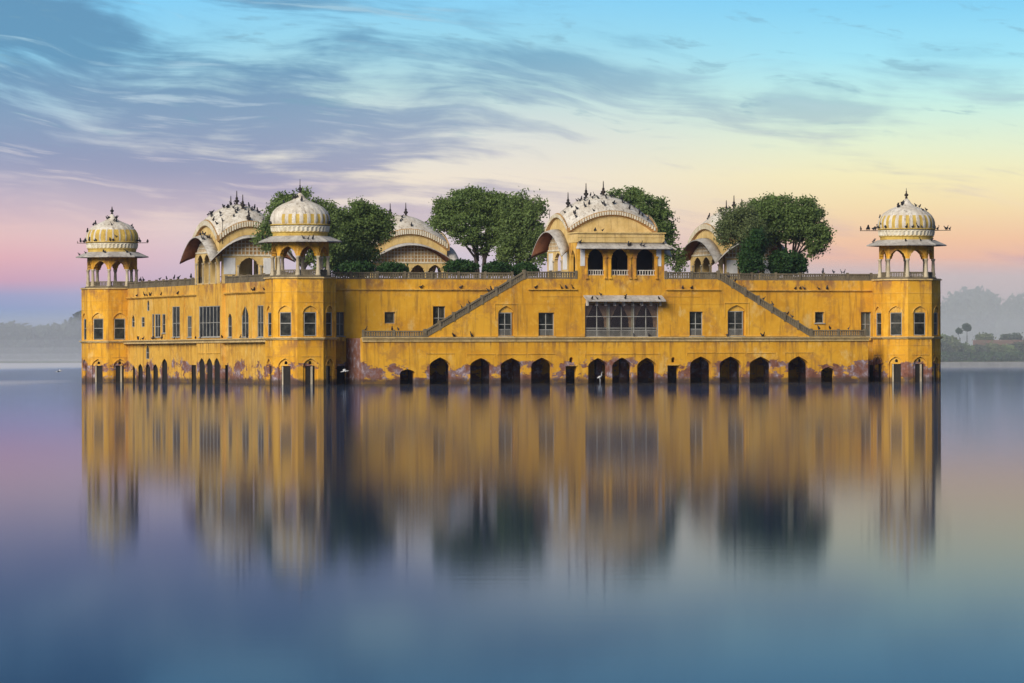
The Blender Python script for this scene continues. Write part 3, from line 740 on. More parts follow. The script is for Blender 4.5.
    if poles:
        for ang_, ln, dz in poles:
            a = R_(ang_); dv = Vector((math.cos(a), math.sin(a), 0)); p_ = MB()
            p_.tube([tuple(dv * 2.5 + Vector((0, 0, Z(14.95) + dz))), tuple(dv * (2.5 + ln) + Vector((0, 0, Z(14.95) + dz + .02)))], .035, 5)
            p_.tube([tuple(dv * (2.45 + ln) + Vector((0, 0, Z(14.95) + dz - .02))), tuple(dv * (2.45 + ln) + Vector((0, 0, Z(14.95) + dz + .25)))], .03, 5)
            p_.build('perch_pole', 'pole_wood', t)
    return t
T_NEAR, T_RIGHT, T_FAR = (0, 0), (63.0, .2), (.4, 68.9)
tower(*T_NEAR, 'octagonal ochre tower at the meeting of the two walls, largest of the corner towers')
tower(*T_RIGHT, 'octagonal ochre tower at the end of the long arcaded front, stained brown at its foot')
tower(*T_FAR, 'octagonal ochre tower at the far end of the foreshortened side wall')
K1 = kiosk(*T_NEAR, 'smooth pale domed kiosk in front of the leafy tree, largest of the corner kiosks', False, True, 1.2)
K2 = kiosk(*T_RIGHT, 'yellow and white domed kiosk with perch poles standing clear against yellow sky', [(-18, 1.9, 0), (158, 2.1, -.02), (0, 1.0, .05)], False, .95)
K3 = kiosk(*T_FAR, 'smallest domed kiosk, yellow belly under a white cap, against pink sky', [(-14, 1.4, .05), (160, 1.3, .03)], False, .8, (1, 2, 3))
T_BACK = (63.0, 68.9)

# ------------------------------------------------------------------ curved roof pavilions
def pavilion(u, v, rot, L, D, label, flat_front=False, arches=(3, 1, 3, 1), finials=(-2, -1, 0, 1, 2), fin_sp=2.1, eave_top_z=14.95, front_open=True, poles=()):
    """local x along the long side, y inward from the outer face, z up from the roof deck"""
    t = empty('roof_pavilion', W(u, v, TOP), ANG + rot); tag(t, label, 'pavilion', 'curved roof pavilions on the palace roof')
    y0 = 2.4 if flat_front else 0.0; DT = D; D = D - y0
    hx, hy = L / 2, D / 2
    WT = 2.75                                     # wall height at the corners above the deck
    sides = [(lambda x, z, d: (x, y0 + d, z), hx), (lambda x, z, d: (hx - d, y0 + hy + x, z), hy),
             (lambda x, z, d: (-x, y0 + D - d, z), hx), (lambda x, z, d: (-hx + d, y0 + hy - x, z), hy)]
    for si, (M, h) in enumerate(sides):
        flat = flat_front and si == 0
        Mk = M
        if flat: M = lambda x, z, d: (x, d, z)       # the flat porch in front of the domed room
        rise = 0.0 if flat else (2.0 if si % 2 == 0 else 1.9)
        arc = lambda s, z0, r: z0 + r * (1 - abs(s) ** 2.0)
        wt = 3.35 if flat else WT
        n = 24
        topl = [(h * (1 - 2 * i / n), arc(1 - 2 * i / n, wt, rise)) for i in range(n + 1)]
        inset = 0.0 if si % 2 == 0 else .36
        hh = h - inset
        topl = [(x, z) for x, z in topl if abs(x) <= hh + 1e-6]
        ze = arc(hh / h, wt, rise)
        topl = [(hh, ze)] + [q for q in topl if abs(q[0]) < hh - 1e-4] + [(-hh, ze)]
        na = arches[si]; holes_ = []; panels = []
        zs_, ztp = (1.75, 2.62) if na != 3 else (2.05, 3.02)
        if flat: cells = [(-h + 1.35 + (2 * h - 2.0) * i / 3 - .25, -h + 1.35 + (2 * h - 2.0) * (i + 1) / 3 - .25) for i in range(3)]; cells = [(fu(px0, VB) - u, fu(px1, VB) - u) for px0, px1 in ((588, 604.5), (611.5, 629), (636.5, 655.5))]; panels = [(fu(580.5, VB) - u, fu(585, VB) - u), (fu(656.6, VB) - u, fu(661.4, VB) - u)]
        elif na == 3: cells = [(-h * .62 + h * 1.24 * i / 3 + .12, -h * .62 + h * 1.24 * (i + 1) / 3 - .12) for i in range(3)] if si == 0 or si == 2 else []
        elif na == 1: cells = [(-h * .33, h * .33)]; panels = [(-h * .84, -h * .46), (h * .46, h * .84)]
        elif na == 5: cells = [(-h * .9 + h * 1.8 * i / 4 + .14, -h * .9 + h * 1.8 * (i + 1) / 4 - .14) for i in range(4)]
        else: cells = []
        if na == 3 and not flat: cells = [(-h * .82 + h * 1.64 * i / 3 + .07, -h * .82 + h * 1.64 * (i + 1) / 3 - .07) for i in range(3)]
        for c0, c1 in cells: holes_.append(cusped(c0, c1, (.35 if flat or na == 5 else .12) if na != 1 else .3, zs_, ztp if not flat else 2.95))
        wm = MB(); wm.slab(M, [(-hh, 0), (hh, 0)] + topl, holes_, .12 if (na == 3 and not flat) else .35)
        wm.build('wall', 'plaster' if flat else 'fascia_cream', t)
        for c0, c1 in panels:
            pn = MB(); pn.mbox(M, c0, c1, .95 if not flat else 1.25, 2.6 if not flat else 3.1, -.035, -.003); pn.build('panel', 'white_panel', t)
        # slim columns between the arches and low railings in them
        xs = sorted(set([round(c0 - (.13 if flat or na != 3 else .07), 3) for c0, c1 in cells] + [round(c1 + (.13 if flat or na != 3 else .07), 3) for c0, c1 in cells]))
        for x in xs:
            cl = MB(); lev = [(.13, .003), (.13, .12), (.085, .2), (.075, zs_ - .1), (.13, zs_), (.13, zs_ + .14)]; o = 0
            for hw_, z in lev: cl.v += [M(x - hw_, z, -.10 - (hw_ - .075)), M(x + hw_, z, -.10 - (hw_ - .075)), M(x + hw_, z, -.003), M(x - hw_, z, -.003)]
            for q in range(len(lev) - 1):
                for r_ in range(4): cl.f.append((q * 4 + r_, q * 4 + (r_ + 1) % 4, q * 4 + 4 + (r_ + 1) % 4, q * 4 + 4 + r_)); cl.m.append(0)
            cl.f += [(3, 2, 1, 0), tuple(len(lev) * 4 - 4 + r_ for r_ in range(4))]; cl.m += [0, 0]
            cl.build('column', 'column_stone' if not flat else 'plaster', t)
        for c0, c1 in cells:
            if na == 3 and not flat: continue
            rl = MB(); rl.mbox(M, c0, c1, .80, .88, .10, .18); rl.mbox(M, c0, c1, .36, .43, .1, .18)
            for j in range(7):
                x = c0 + (c1 - c0) * (j + .5) / 7; rl.mbox(M, x - .04, x + .04, .43, .80, .12, .16)
            rl.build('railing', 'limewash' if flat else 'grey_stone', t)
        # beam over the arches, lattice above it
        if not flat:
            bmz = 2.78 if na != 3 else 3.14; lt = MB(); lt.mbox(M, -hh + .02, hh - .02, bmz, bmz + .16, -.07, -.003)
            step = .38; k_ = int(2 * hh / step)
            for j in range(1, k_):
                x = -hh + 2 * hh * j / k_; zt = arc(x / h, wt, rise) - .06
                if zt > bmz + .3: lt.mbox(M, x - .045, x + .045, bmz + .163, zt, -.05, -.003)
            for j in range(1, 5):
                z = bmz + .16 + .36 * j
                if z < wt + rise - .1:
                    xe = h * math.sqrt(max(0, 1 - (z + .05 - wt) / rise)) - .05; xe = min(xe, hh - .03)
                    if xe > .3: lt.mbox(M, -xe, xe, z - .04, z + .04, -.043, -.003)
            lt.build('lattice', 'bead_white', t)
            ty = MB(); q_ = [(x, z) for x, z in topl if z > bmz + .17]
            if q_:
                xe = abs(q_[0][0])
                ty.slab(M, [(-xe, bmz + .165), (xe, bmz + .165)] + [(x, z - .02) for x, z in q_], [], .0025, 0, -.0035); ty.build('tympanum', 'tympanum', t)
        # eave: a curved, sloping stone sheet, mitred at its corners
        ov = 1.25 if not flat else .95
        er = rise + .55 if not flat else 0.0
        zi, zo = (wt + .02, wt - .62) if not flat else (3.25, 2.85)
        n = 28; ev = MB(); rows = []
        for i in range(n + 1):
            s_ = -1 + 2 * i / n
            xi, xo = s_ * h, s_ * (h + (ov if not flat else .55))
            a_, b_ = arc(s_, zi, rise), arc(s_, zo, er)
            mid_z = a_ * .42 + b_ * .58 + (.10 if not flat else 0)
            xm = (xi + xo) / 2
            rows.append([M(xi, a_, -.003), M(xm, mid_z, -ov / 2), M(xo, b_, -ov), M(xo, b_ + .10, -ov - .01), M(xm, mid_z + .16, -ov / 2), M(xi, a_ + .24, -.003)])
        vs_ = [p_ for r_ in rows for p_ in r_]
        for i in range(n):
            for j in range(6):
                a_ = i * 6 + j; b_ = i * 6 + (j + 1) % 6
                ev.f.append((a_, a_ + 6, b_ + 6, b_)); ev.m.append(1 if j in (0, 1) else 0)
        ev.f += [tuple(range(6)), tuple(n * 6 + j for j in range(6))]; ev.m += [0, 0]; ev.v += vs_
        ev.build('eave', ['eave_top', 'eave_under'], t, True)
    # bands above the eaves, all round
    ra, rb = 1.75, 1.55
    def ring(off, z0, fr_, n=20):
        pts = []
        for si, (M, h) in enumerate(sides):
            am = (ra if si % 2 == 0 else rb)
            for i in range(n):
                s_ = -1 + 2 * i / n
                r_ = fr_[si] * am
                pts.append(M(s_ * (h + off), z0[si] + r_ * (1 - s_ * s_), -off))
        return pts
    def strips(mb, rings, mi=0):
        o = len(mb.v); n = len(rings[0])
        for r_ in rings: mb.v += r_
        for k_ in range(len(rings) - 1):
            for j in range(n): mb.f.append((o + k_ * n + j, o + k_ * n + (j + 1) % n, o + (k_ + 1) * n + (j + 1) % n, o + (k_ + 1) * n + j)); mb.m.append(mi)
    lowf = [0.02 if (flat_front and si == 0) else 1.15 for si in range(4)]
    zl = [2.9] * 4
    RB, BH = (4.42, .46) if flat_front else (4.12, .64)
    if flat_front:
        at_ = MB(); at_.box(-hx - .02, hx + .02, -.022, y0 - .02, 3.52, 4.38); at_.box(-hx - .14, hx + .14, -.14, y0 - .02, 4.383, 4.50); at_.box(-hx - .06, hx + .06, -.06, -.024, 4.0, 4.05); at_.build('attic', 'fascia_cream', t)
        for sg in (-1, 1):
            pw = MB(); pw.slab(lambda x, z, d: (sg * (hx - d), x, z), [(.353, 0), (y0 - .003, 0), (y0 - .003, 3.5), (.353, 3.5)], [cusped(.75, y0 - .45, .3, 1.9, 2.8)], .3); pw.build('porch_wall', 'plaster_pale', t)
            ev = MB(); xo = sg * (hx + .9); xi = sg * (hx + .003)
            ev.hexa([(xi, -.5, 3.2), (xo, -.95, 2.8), (xo, y0 + .2, 2.8), (xi, y0 + .2, 3.2), (xi, -.5, 3.42), (xo, -.95, 2.92), (xo, y0 + .2, 2.92), (xi, y0 + .2, 3.42)])
            if sg > 0: ev.build('eave', 'eave_top', t)
        rw = MB(); rw.slab(lambda x, z, d: (x, y0 + d, z), rect(-hx + .31, hx - .31, .06, 3.5), [arch(-.6, .6, .07, 1.8, 2.5)], .3); rw.box(-1.2, 1.2, y0 + 1, y0 + 1.1, .06, 3); rw.build('inner_wall', 'room_shade', t)  # porch back wall, its colour darkened to stand for the unlit interior
    fa = MB(); strips(fa, [ring(-.05, [2.9] * 4, lowf), ring(-.05, [RB] * 4, [1] * 4)]); fa.build('fascia', 'fascia_cream', t)
    be = MB()
    strips(be, [ring(-.05, [RB] * 4, [1] * 4), ring(.18, [RB + .06] * 4, [1] * 4), ring(.20, [RB + BH] * 4, [1] * 4), ring(.06, [RB + BH + .06] * 4, [1] * 4)], 1)
    for si, (M, h) in enumerate(sides):          # row of beads
        am = (ra if si % 2 == 0 else rb); kk = int(2 * h / .25)
        for j in range(kk):
            x = -h + 2 * h * (j + .5) / kk; s_ = x / (h + .2); z = RB + am * (1 - s_ * s_)
            be.mbox(M, x - .075, x + .075, z + .09, z + BH - .04, -.27, -.19)
    be.build('bead_band', ['bead_white', 'tympanum'], t)
    rf = MB(); n1, n2 = 28, 22; X, Y_ = hx + .08, hy + .08
    for i in range(n1 + 1):
        for j in range(n2 + 1):
            a_, b_ = -1 + 2 * i / n1, -1 + 2 * j / n2
            rf.v.append((a_ * X, y0 + hy + b_ * Y_, RB + BH + .05 + ra * (1 - a_ * a_) + rb * (1 - b_ * b_) * (.82 + .18 * (1 - a_ * a_))))
    for i in range(n1):
        for j in range(n2): a_ = i * (n2 + 1) + j; rf.f.append((a_, a_ + n2 + 1, a_ + n2 + 2, a_ + 1)); rf.m.append(0)
    ro = rf.build('roof', 'limewash', t, True)
    for k_ in finials:
        x = k_ * fin_sp; yc = y0 + hy; z = RB + BH + ra * (1 - (x / X) ** 2) + rb * (.82 + .18 * (1 - (x / X) ** 2))
        fi = MB(); fi.lathe([(.16, z), (.20, z + .06), (.09, z + .18), (.24, z + .36), (.26, z + .44), (.10, z + .58), (.15, z + .68), (.06, z + .85), (.04, z + 1.4), (.004, z + 1.5)], 10, (x, yc, 0))
        fi.build('finial', 'dark_metal', ro, True)
    for (x, y, z0, z1) in poles:
        po = MB(); po.tube([(x, y, z0), (x, y, z1)], .03, 5); po.build('flag_pole', 'dark_metal', t)
    ce = MB(); ce.box(-hx + .37, hx - .37, .37, DT - .37, .003, .05); ce.build('floor', 'roof_earth', t)
    return t
PC = dict(u=31.5, v=VB + .003, L=8.75, D=8.6)
uc0, uc1 = fu(578, VB), fu(664.5, VB)
pc_u = (uc0 + uc1) / 2
PAV_C = pavilion(pc_u, VB + .01, 0, uc1 - uc0, 8.4, 'central roof pavilion with straight front eave above the wide gallery window', True, (3, 1, 3, 1), (-1.55, -.7, .12), 2.2, poles=[(-4.4, 7.9, 4.5, 6.9)])
PAV_L = pavilion(BU + .01, 34.45, -math.pi / 2, 8.6, 6.4, 'curved roof pavilion crowded with pigeons above the bay of the foreshortened side wall', False, (3, 1, 3, 1), poles=[(4.3, .4, 4.0, 6.6)])
PAV_R = pavilion(62.0, 34.45, math.pi / 2, 8.8, 6.4, 'curved roof pavilion half hidden by the thin pale tree', False, (3, 1, 3, 1))
PAV_B = pavilion(31.7, 67.6, math.pi, 8.8, 6.4, 'cream curved roof pavilion with latticed front set far back between two trees', False, (1, 1, 5, 1), (.55, -.35, 1.4), 2.0)

# ------------------------------------------------------------------ trees and bushes
def leaves(mb, C_, N_, rng, size, spread):
    """rhombic leaf sprays round the clump centres C_"""
    n = len(C_) * N_
    cen = np.repeat(np.asarray(C_), N_, 0) + rng.normal(0, 1, (n, 3)) * np.array(spread)
    a = rng.normal(0, 1, (n, 3)); a /= np.linalg.norm(a, axis=1)[:, None]
    h = rng.normal(0, 1, (n, 3)); h[:, 2] *= .6; b_ = np.cross(a, h); b_ /= np.linalg.norm(b_, axis=1)[:, None]
    s_ = size * rng.uniform(.6, 1.3, (n, 1))
    vs_ = np.stack([cen - a * s_, cen + b_ * s_ * .5 - a * s_ * .1, cen + a * s_, cen - b_ * s_ * .5 - a * s_ * .1], 1).reshape(-1, 3)
    o = len(mb.v); mb.v += vs_.tolist(); mb.f += [(o + 4 * i, o + 4 * i + 1, o + 4 * i + 2, o + 4 * i + 3) for i in range(n)]; mb.m += [0] * n
def lobes_to_clumps(lobes, n, rng, shell=.55):
    w_ = np.array([(l[3] * l[4] * l[5]) ** (2 / 3) for l in lobes]); w_ /= w_.sum(); outp = []
    for k_ in rng.choice(len(lobes), n, p=w_):
        l = lobes[k_]; d = rng.normal(0, 1, 3); d /= np.linalg.norm(d); r_ = shell + (1 - shell) * rng.random() ** .7
        if rng.random() < .12: r_ *= 1.08
        outp.append((l[0] + d[0] * l[3] * r_, l[1] + d[1] * l[4] * r_, l[2] + d[2] * l[5] * r_))
    return outp
def tree(name, px, v, lobes_px, label, mat, clumps=230, per=55, size=.22, seed=1, trunk=True, cat='tree', group=None, base_z=TOP, world_Y=None, depth=.8, spread=(.42, .42, .30), trunk_r=.22, trunk_px=None):
    """lobes_px: (px, py, half width px, half height px) outlines turned into round masses of that size at the tree's own distance"""
    rng = np.random.default_rng(seed)
    if world_Y is None:
        P_ = hit(px, 300, V, v) + P0; Y = P_.y
    else: Y = world_Y; P_ = at(px, 300, Y)
    base_ = Vector((P_.x, Y, base_z)); sc_ = Y / FPX
    lobes = []
    for i, (x, y, rx, rz) in enumerate(lobes_px):
        q = at(x, y, Y) - base_; off = rng.uniform(-.35, .35) * rx * sc_
        lobes.append((q.x, off, q.z, rx * sc_ * .95, max(rx, rz) * sc_ * depth, rz * sc_ * .95))
    t = empty(name, base_); tag(t, label, cat, group)
    if trunk:
        mb = MB(); top = max(l[2] for l in lobes); zb_ = min(l[2] - l[5] * .3 for l in lobes)
        trunks = trunk_px or [px]
        for tp in trunks:
            tx = at(tp, 300, Y).x - base_.x
            fork = max(.8, zb_ * .75)
            mb.tube([(tx, 0, -.3), (tx + .05, .05, fork * .5), (tx + .12 * (1 if tx >= 0 else -1), 0, fork)], [trunk_r * 1.25, trunk_r, trunk_r * .85], 8)
            for l in lobes:
                if len(trunks) > 1 and min(trunks, key=lambda q: abs((at(q, 300, Y).x - base_.x) - l[0])) != tp: continue
                e = Vector((l[0], l[1], l[2] + l[5] * .35)); s0 = Vector((tx + .1, 0, fork * .85)); mid_ = s0.lerp(e, .5) + Vector((rng.uniform(-.3, .3), rng.uniform(-.3, .3), .25))
                mb.tube([s0, mid_, e], [trunk_r * .62, trunk_r * .4, .04], 6)
                for _ in range(4):
                    d = Vector(rng.normal(0, 1, 3)); d.normalize(); e2 = Vector((l[0] + d.x * l[3] * .8, l[1] + d.y * l[4] * .8, l[2] + abs(d.z) * l[5] * .8))
                    mb.tube([mid_, mid_.lerp(e2, .5) + Vector((0, 0, .15)), e2], [trunk_r * .3, trunk_r * .2, .02], 5)
        mb.build('trunk', 'bark', t, True)
    if world_Y is None and trunk: clumps = int(clumps * .78); per = int(per * 1.75); size *= .70; spread = tuple(q * .80 for q in spread)
    mb = MB(); leaves(mb, lobes_to_clumps(lobes, clumps, rng), per, rng, size, spread)
    mb.build('crown' if trunk else 'foliage', mat, t, fix=False)
    return t
# roof garden trees
tree('leafy_tree', 303, 20, [(300, 212, 26, 22), (278, 222, 18, 19), (322, 220, 20, 22), (268, 238, 12, 14), (312, 240, 22, 16), (330, 245, 14, 20), (284, 205, 15, 13), (320, 258, 15, 12)],
     'bushy green tree rising behind the pale domed kiosk', 'leaf_mid', 330, 55, .22, 11, group='trees of the roof garden')
tree('leafy_tree', 358, 27, [(360, 222, 26, 21), (344, 228, 20, 24), (376, 226, 15, 19), (350, 250, 24, 19), (362, 252, 16, 15), (342, 258, 16, 13), (384, 222, 9, 11)],
     'dense broad tree between the pale domed kiosk and the set back pavilion', 'leaf_dark', 360, 60, .22, 12, group='trees of the roof garden')
tree('leafy_tree', 481, 33, [(470, 204, 28, 16), (452, 211, 19, 17), (492, 206, 22, 16), (464, 224, 24, 15), (441, 220, 12, 10), (490, 228, 16, 18), (505, 215, 16, 18), (470, 236, 16, 11), (484, 245, 9, 10)],
     'spreading dark tree on a twin trunk beside the set back pavilion', 'leaf_dark', 380, 52, .22, 13, group='trees of the roof garden', trunk_px=[477, 483.5], trunk_r=.24, spread=(.45, .45, .25))
tree('leafy_tree', 517, 30, [(520, 210, 20, 18), (530, 226, 15, 22), (512, 232, 15, 24), (526, 248, 15, 18), (508, 252, 9, 15), (540, 240, 7, 20), (534, 206, 10, 10)],
     'drooping paler tree beside the curved side eave of the central pavilion', 'leaf_mid', 260, 50, .22, 14, group='trees of the roof garden', spread=(.38, .38, .55))
tree('leafy_tree', 645, 26, [(632, 204, 26, 17), (650, 215, 22, 20), (662, 228, 14, 20), (640, 225, 26, 18), (655, 250, 20, 15), (672, 260, 11, 13), (622, 212, 22, 16)],
     'round dark tree rising behind the central pavilion', 'leaf_dark', 360, 55, .22, 15, group='trees of the roof garden')
tree('leafy_tree', 786, 28, [(782, 212, 26, 16), (800, 212, 20, 16), (812, 222, 15, 17), (768, 214, 20, 18), (792, 228, 26, 15), (816, 238, 12, 13), (765, 230, 16, 16), (815, 248, 7, 8), (758, 212, 10, 12)],
     'large dark spreading tree behind the round clipped bush', 'leaf_dark', 400, 55, .22, 16, group='trees of the roof garden', trunk_px=[785, 791], trunk_r=.22)
tree('leafy_tree', 750, 24, [(738, 224, 17, 16), (750, 232, 15, 18), (728, 232, 11, 16), (745, 216, 13, 11), (756, 246, 11, 14), (724, 222, 8, 12)],
     'thin pale tree screening half of a curved roof pavilion', 'leaf_pale', 230, 34, .20, 17, group='trees of the roof garden', spread=(.40, .40, .35), trunk_r=.12)
tree('round_bush', 787, 22, [(786, 262, 17, 11), (778, 264, 11, 9), (796, 265, 10, 8)], 'clipped round bush at the foot of the large spreading tree', 'leaf_bush', 170, 60, .17, 18, False, 'bush', spread=(.22, .22, .2))
tree('cone_bush', 752, 22, [(752, 262, 12, 11), (752, 250, 9, 12), (758, 240, 6, 9)], 'narrow upright bush below the thin pale tree', 'leaf_bush', 150, 55, .17, 19, False, 'bush', spread=(.25, .25, .3))
for i, (px, py, rx, rz, lb) in enumerate([(392, 269, 14, 4.5, 'low clipped bush below the latticed pavilion front'), 
                                 (460, 267, 16, 6, 'low dark bush beside the twin trunk tree'), (496, 269, 12, 5, 'low bush between the twin trunk tree and the drooping tree'),
                                 (524, 270, 12, 5, 'low bush by the stair head under the drooping tree'), (360, 269, 12, 5, 'low dark bush under the dense broad tree'), (345, 269, 11, 5, 'low dark bush close beside the pale domed kiosk')]):
    tree('low_bush', px, 14 + i, [(px, py, rx, rz), (px - rx * .4, py + 1, rx * .5, rz * .9), (px + rx * .45, py + 1, rx * .5, rz * .8)], lb, 'leaf_bush', 110, 50, .17, 30 + i, False, 'bush', 'low bushes along the roof parapet', spread=(.22, .22, .16))

# ------------------------------------------------------------------ far shores
# stone bank and hedge
def world_box(name, px0, px1, Y0, Y1, z0, z1, mat, label, cat, kind=None):
    q = MB(); n = 40
    for i in range(n):
        a, b_ = px0 + (px1 - px0) * i / n, px0 + (px1 - px0) * (i + 1) / n
        xa, xb = (a - 512) / FPX, (b_ - 512) / FPX
        q.hexa([(xa * Y0, Y0, z0), (xb * Y0, Y0, z0), (xb * Y1, Y1, z0), (xa * Y1, Y1, z0), (xa * Y0, Y0, z1), (xb * Y0, Y0, z1), (xb * Y1, Y1, z1), (xa * Y1, Y1, z1)])
    ob = q.build(name, mat); 
    if kind: tag(ob, kind=kind)
    else: tag(ob, label, cat)
    return ob
world_box('embankment_wall', 700, 1500, 1089, 1091.5, -1, 1.25, 'bank_stone', 'pale stone embankment wall along the hazy shore', 'wall')
rng = np.random.default_rng(77)
mb = MB(); cs = []
for i in range(1700):
    px = rng.uniform(880, 1150); Y = rng.uniform(1094, 1099); cs.append(((px - 512) / FPX * Y, Y, 1.3 + rng.uniform(0, 1.7)))
leaves(mb, cs, 16, rng, .45, (.5, .5, .25)); tag(mb.build('hedge', 'leaf_bush', None, fix=False), 'long dark hedge on top of the stone embankment', 'hedge')
world_box('brick_wall', 973, 1250, 1190, 1190.8, 2.0, 6.6, 'brick_old', 'long reddish brick wall behind the shore shrubs', 'wall')
sh = [(940, 348, 10, 9), (950, 344, 9, 9), (962, 349, 12, 6), (978, 350, 11, 5), (992, 349, 10, 5), (1006, 350, 12, 4), (1019, 348, 10, 6), (1034, 349, 12, 6), (942, 340, 9, 5), (1012, 337, 10, 1.6), (984, 337, 8, 1.6)]
nm = ['pale shrub at the water end of the palace tower', 'yellowish shrub beside the pale shrub', 'low spreading shrub under the clipped tree', 'low shrub in front of the brick wall end', 'grey green shrub before the brick wall', 'flat shrub before the brick wall', 'taller shrub at the picture edge', 'shrub past the brick wall', 'taller bush behind the pale shrub', 'creeper mound on top of the brick wall', 'low bush on the brick wall corner']
for i, ((px, py, rx, rz), lb) in enumerate(zip(sh, nm)):
    tree('shore_shrub', px, 0, [(px, py + 1, rx * .95, rz * .85)], lb, ['leaf_far', 'leaf_pale', 'leaf_mid'][i % 3], 90, 26, .40, 50 + i, False, 'shrub', 'shrubs on the hazy shore', 2.5, 1192.5 if i > 7 else 1130 + 5 * i, 1.0, (.45, .45, .35))
tree('clipped_tree', 966.5, 0, [(966.8, 327.5, 4.0, 3.4)], 'small round headed tree, the taller of two on the shore', 'leaf_bush', 60, 40, .20, 71, True, 'tree', None, 2.6, 1150, 1.0, (.16, .16, .14), .12)
tree('clipped_tree', 959.5, 0, [(959.4, 331, 2.6, 2.2)], 'small round headed tree, the shorter of two on the shore', 'leaf_bush', 45, 36, .20, 72, True, 'tree', None, 2.6, 1148, 1.0, (.16, .16, .14), .10)
tree('hazy_tree', 976, 0, [(974, 310, 27, 17), (955, 320, 18, 18), (992, 322, 19, 16), (970, 335, 32, 18), (945, 335, 14, 16)], 'broad misty tree faded by haze behind the clipped trees', 'leaf_far', 420, 40, 1.3, 81, True, 'tree', 'misty trees beyond the lake', 4, 1900, 1.0, (1.6, 1.6, 1.2), 1.0)
tree('hazy_tree', 1026, 0, [(1026, 318, 20, 20), (1036, 330, 26, 20), (1022, 336, 18, 16)], 'misty tree above the brick wall cut by the picture edge', 'leaf_far', 340, 40, 1.2, 82, True, 'tree', 'misty trees beyond the lake', 4, 1750, 1.0, (1.5, 1.5, 1.1), 1.0)
# the misty wood across the lake: one far mass
mb = MB(); cs = []
rng = np.random.default_rng(91)
for i in range(2600):
    px = rng.uniform(-160, 330); Y = rng.uniform(2780, 2900)
    top = 331 - 3.0 * math.sin(px * .055) - 2.2 * math.sin(px * .13 + 1) - 24 * math.exp(-((px - 86) / 20) ** 2) - 5 * math.exp(-((px - 15) / 30) ** 2) + 4
    y = top + (363 - top) * rng.random() ** 1.3
    q = at(px, y, Y); cs.append((q.x, q.y, max(1.5, q.z)))
leaves(mb, cs, 14, rng, 2.2, (2.2, 2.2, 1.4)); tag(mb.build('far_woods', 'leaf_far', None, fix=False), kind='stuff')
volume_box('mist', -1500, -120, 900, 2000, .05, 1.15, .0060, (.98, .98, 1))
volume_box('shore_mist', -1500, 10, 2010, 2740, .05, 24, .0012, (.96, .98, 1))
for top_, d_ in ((3.0, .012), (6.0, .009), (9.5, .007), (14.0, .006)): volume_box('low_mist', -1500, 0, 2741 + top_, 2776, 1.0 + top_ * .01, top_, d_, (.97, .98, 1))
volume_box('near_mist', -420, -45, 300, 495, .04, .34, .0080, (.98, .98, 1))
volume_box('lake_mist', 60, 1400, 700, 1086, .05, 10, .0007, (.96, .98, 1))
volume_box('mist_bank', 20, 1600, 1330, 1640, -1, 30, .0038, (.96, .98, 1))

# ------------------------------------------------------------------ birds
KB = .645
def pigeon_mesh(nm, lean):
    mb = MB(); prof = [(-.19, .012, .03), (-.13, .03, .025), (-.07, .055, .0), (0, .072, .0), (.06, .066, .02), (.10, .045, .06), (.125, .036, .095), (.15, .04, .12), (.175, .03, .125), (.195, .01, .12), (.215, .004, .115)]
    n = 8; vs_ = []
    for x, r_, dz in prof:
        for j in range(n):
            t = 2 * math.pi * j / n; vs_.append((x * lean, r_ * math.cos(t), .12 + dz * (1.4 if lean < 1 else 1) - x * (.0 if lean == 1 else -.25) + r_ * math.sin(t) * (1.0 if x > -.1 else .5)))
    fs = [(i * n + j, i * n + (j + 1) % n, (i + 1) * n + (j + 1) % n, (i + 1) * n + j) for i in range(len(prof) - 1) for j in range(n)]
    fs += [tuple(range(n))[::-1], tuple((len(prof) - 1) * n + j for j in range(n))]
    mb.add(vs_, fs)
    for s_ in (-.025, .025): mb.box(.0, .014, s_ - .007, s_ + .007, -.005, .07)
    mb.v = [(x * 1.0, y * 1.6, z * 1.3) for x, y, z in mb.v]
    o = mb.build(nm, 'bird', None, True); me = o.data; bpy.data.objects.remove(o); return me
def flying_mesh():
    mb = MB(); mb.lathe([(.01, -.2), (.05, -.1), (.07, 0), (.05, .1), (.03, .15), (.003, .2)], 8)
    mb.v = [(z, x, y) for x, y, z in mb.v]
    for s_ in (-1, 1):
        pts = [(.08, .03 * s_, .01), (.05, .2 * s_, .10), (-.06, .40 * s_, .16), (-.10, .22 * s_, .09), (-.06, .03 * s_, 0)]
        mb.add([(x, y, z + .012) for x, y, z in pts] + [(x, y, z) for x, y, z in pts], [(0, 1, 2, 3, 4), (9, 8, 7, 6, 5)] + [(i, (i + 1) % 5, (i + 1) % 5 + 5, i + 5) for i in range(5)])
    o = mb.build('pigeon', 'bird', None, True); me = o.data; bpy.data.objects.remove(o); return me
BM = [pigeon_mesh('pigeon', 1.0), pigeon_mesh('pigeon', .8)]
FM = flying_mesh()
br = random.Random(9)
NB = [0]
def bird(p_, label, group, fly=False):
    o = bpy.data.objects.new('flying_pigeon' if fly else 'pigeon', FM if fly else br.choice(BM)); col.objects.link(o)
    o.location = p_; o.rotation_euler = (0, br.uniform(-.5, .5) if fly else 0, br.uniform(0, 6.28)); s_ = br.uniform(.85, 1.2); o.scale = (s_, s_, s_)
    tag(o, label, 'bird', group); NB[0] += 1
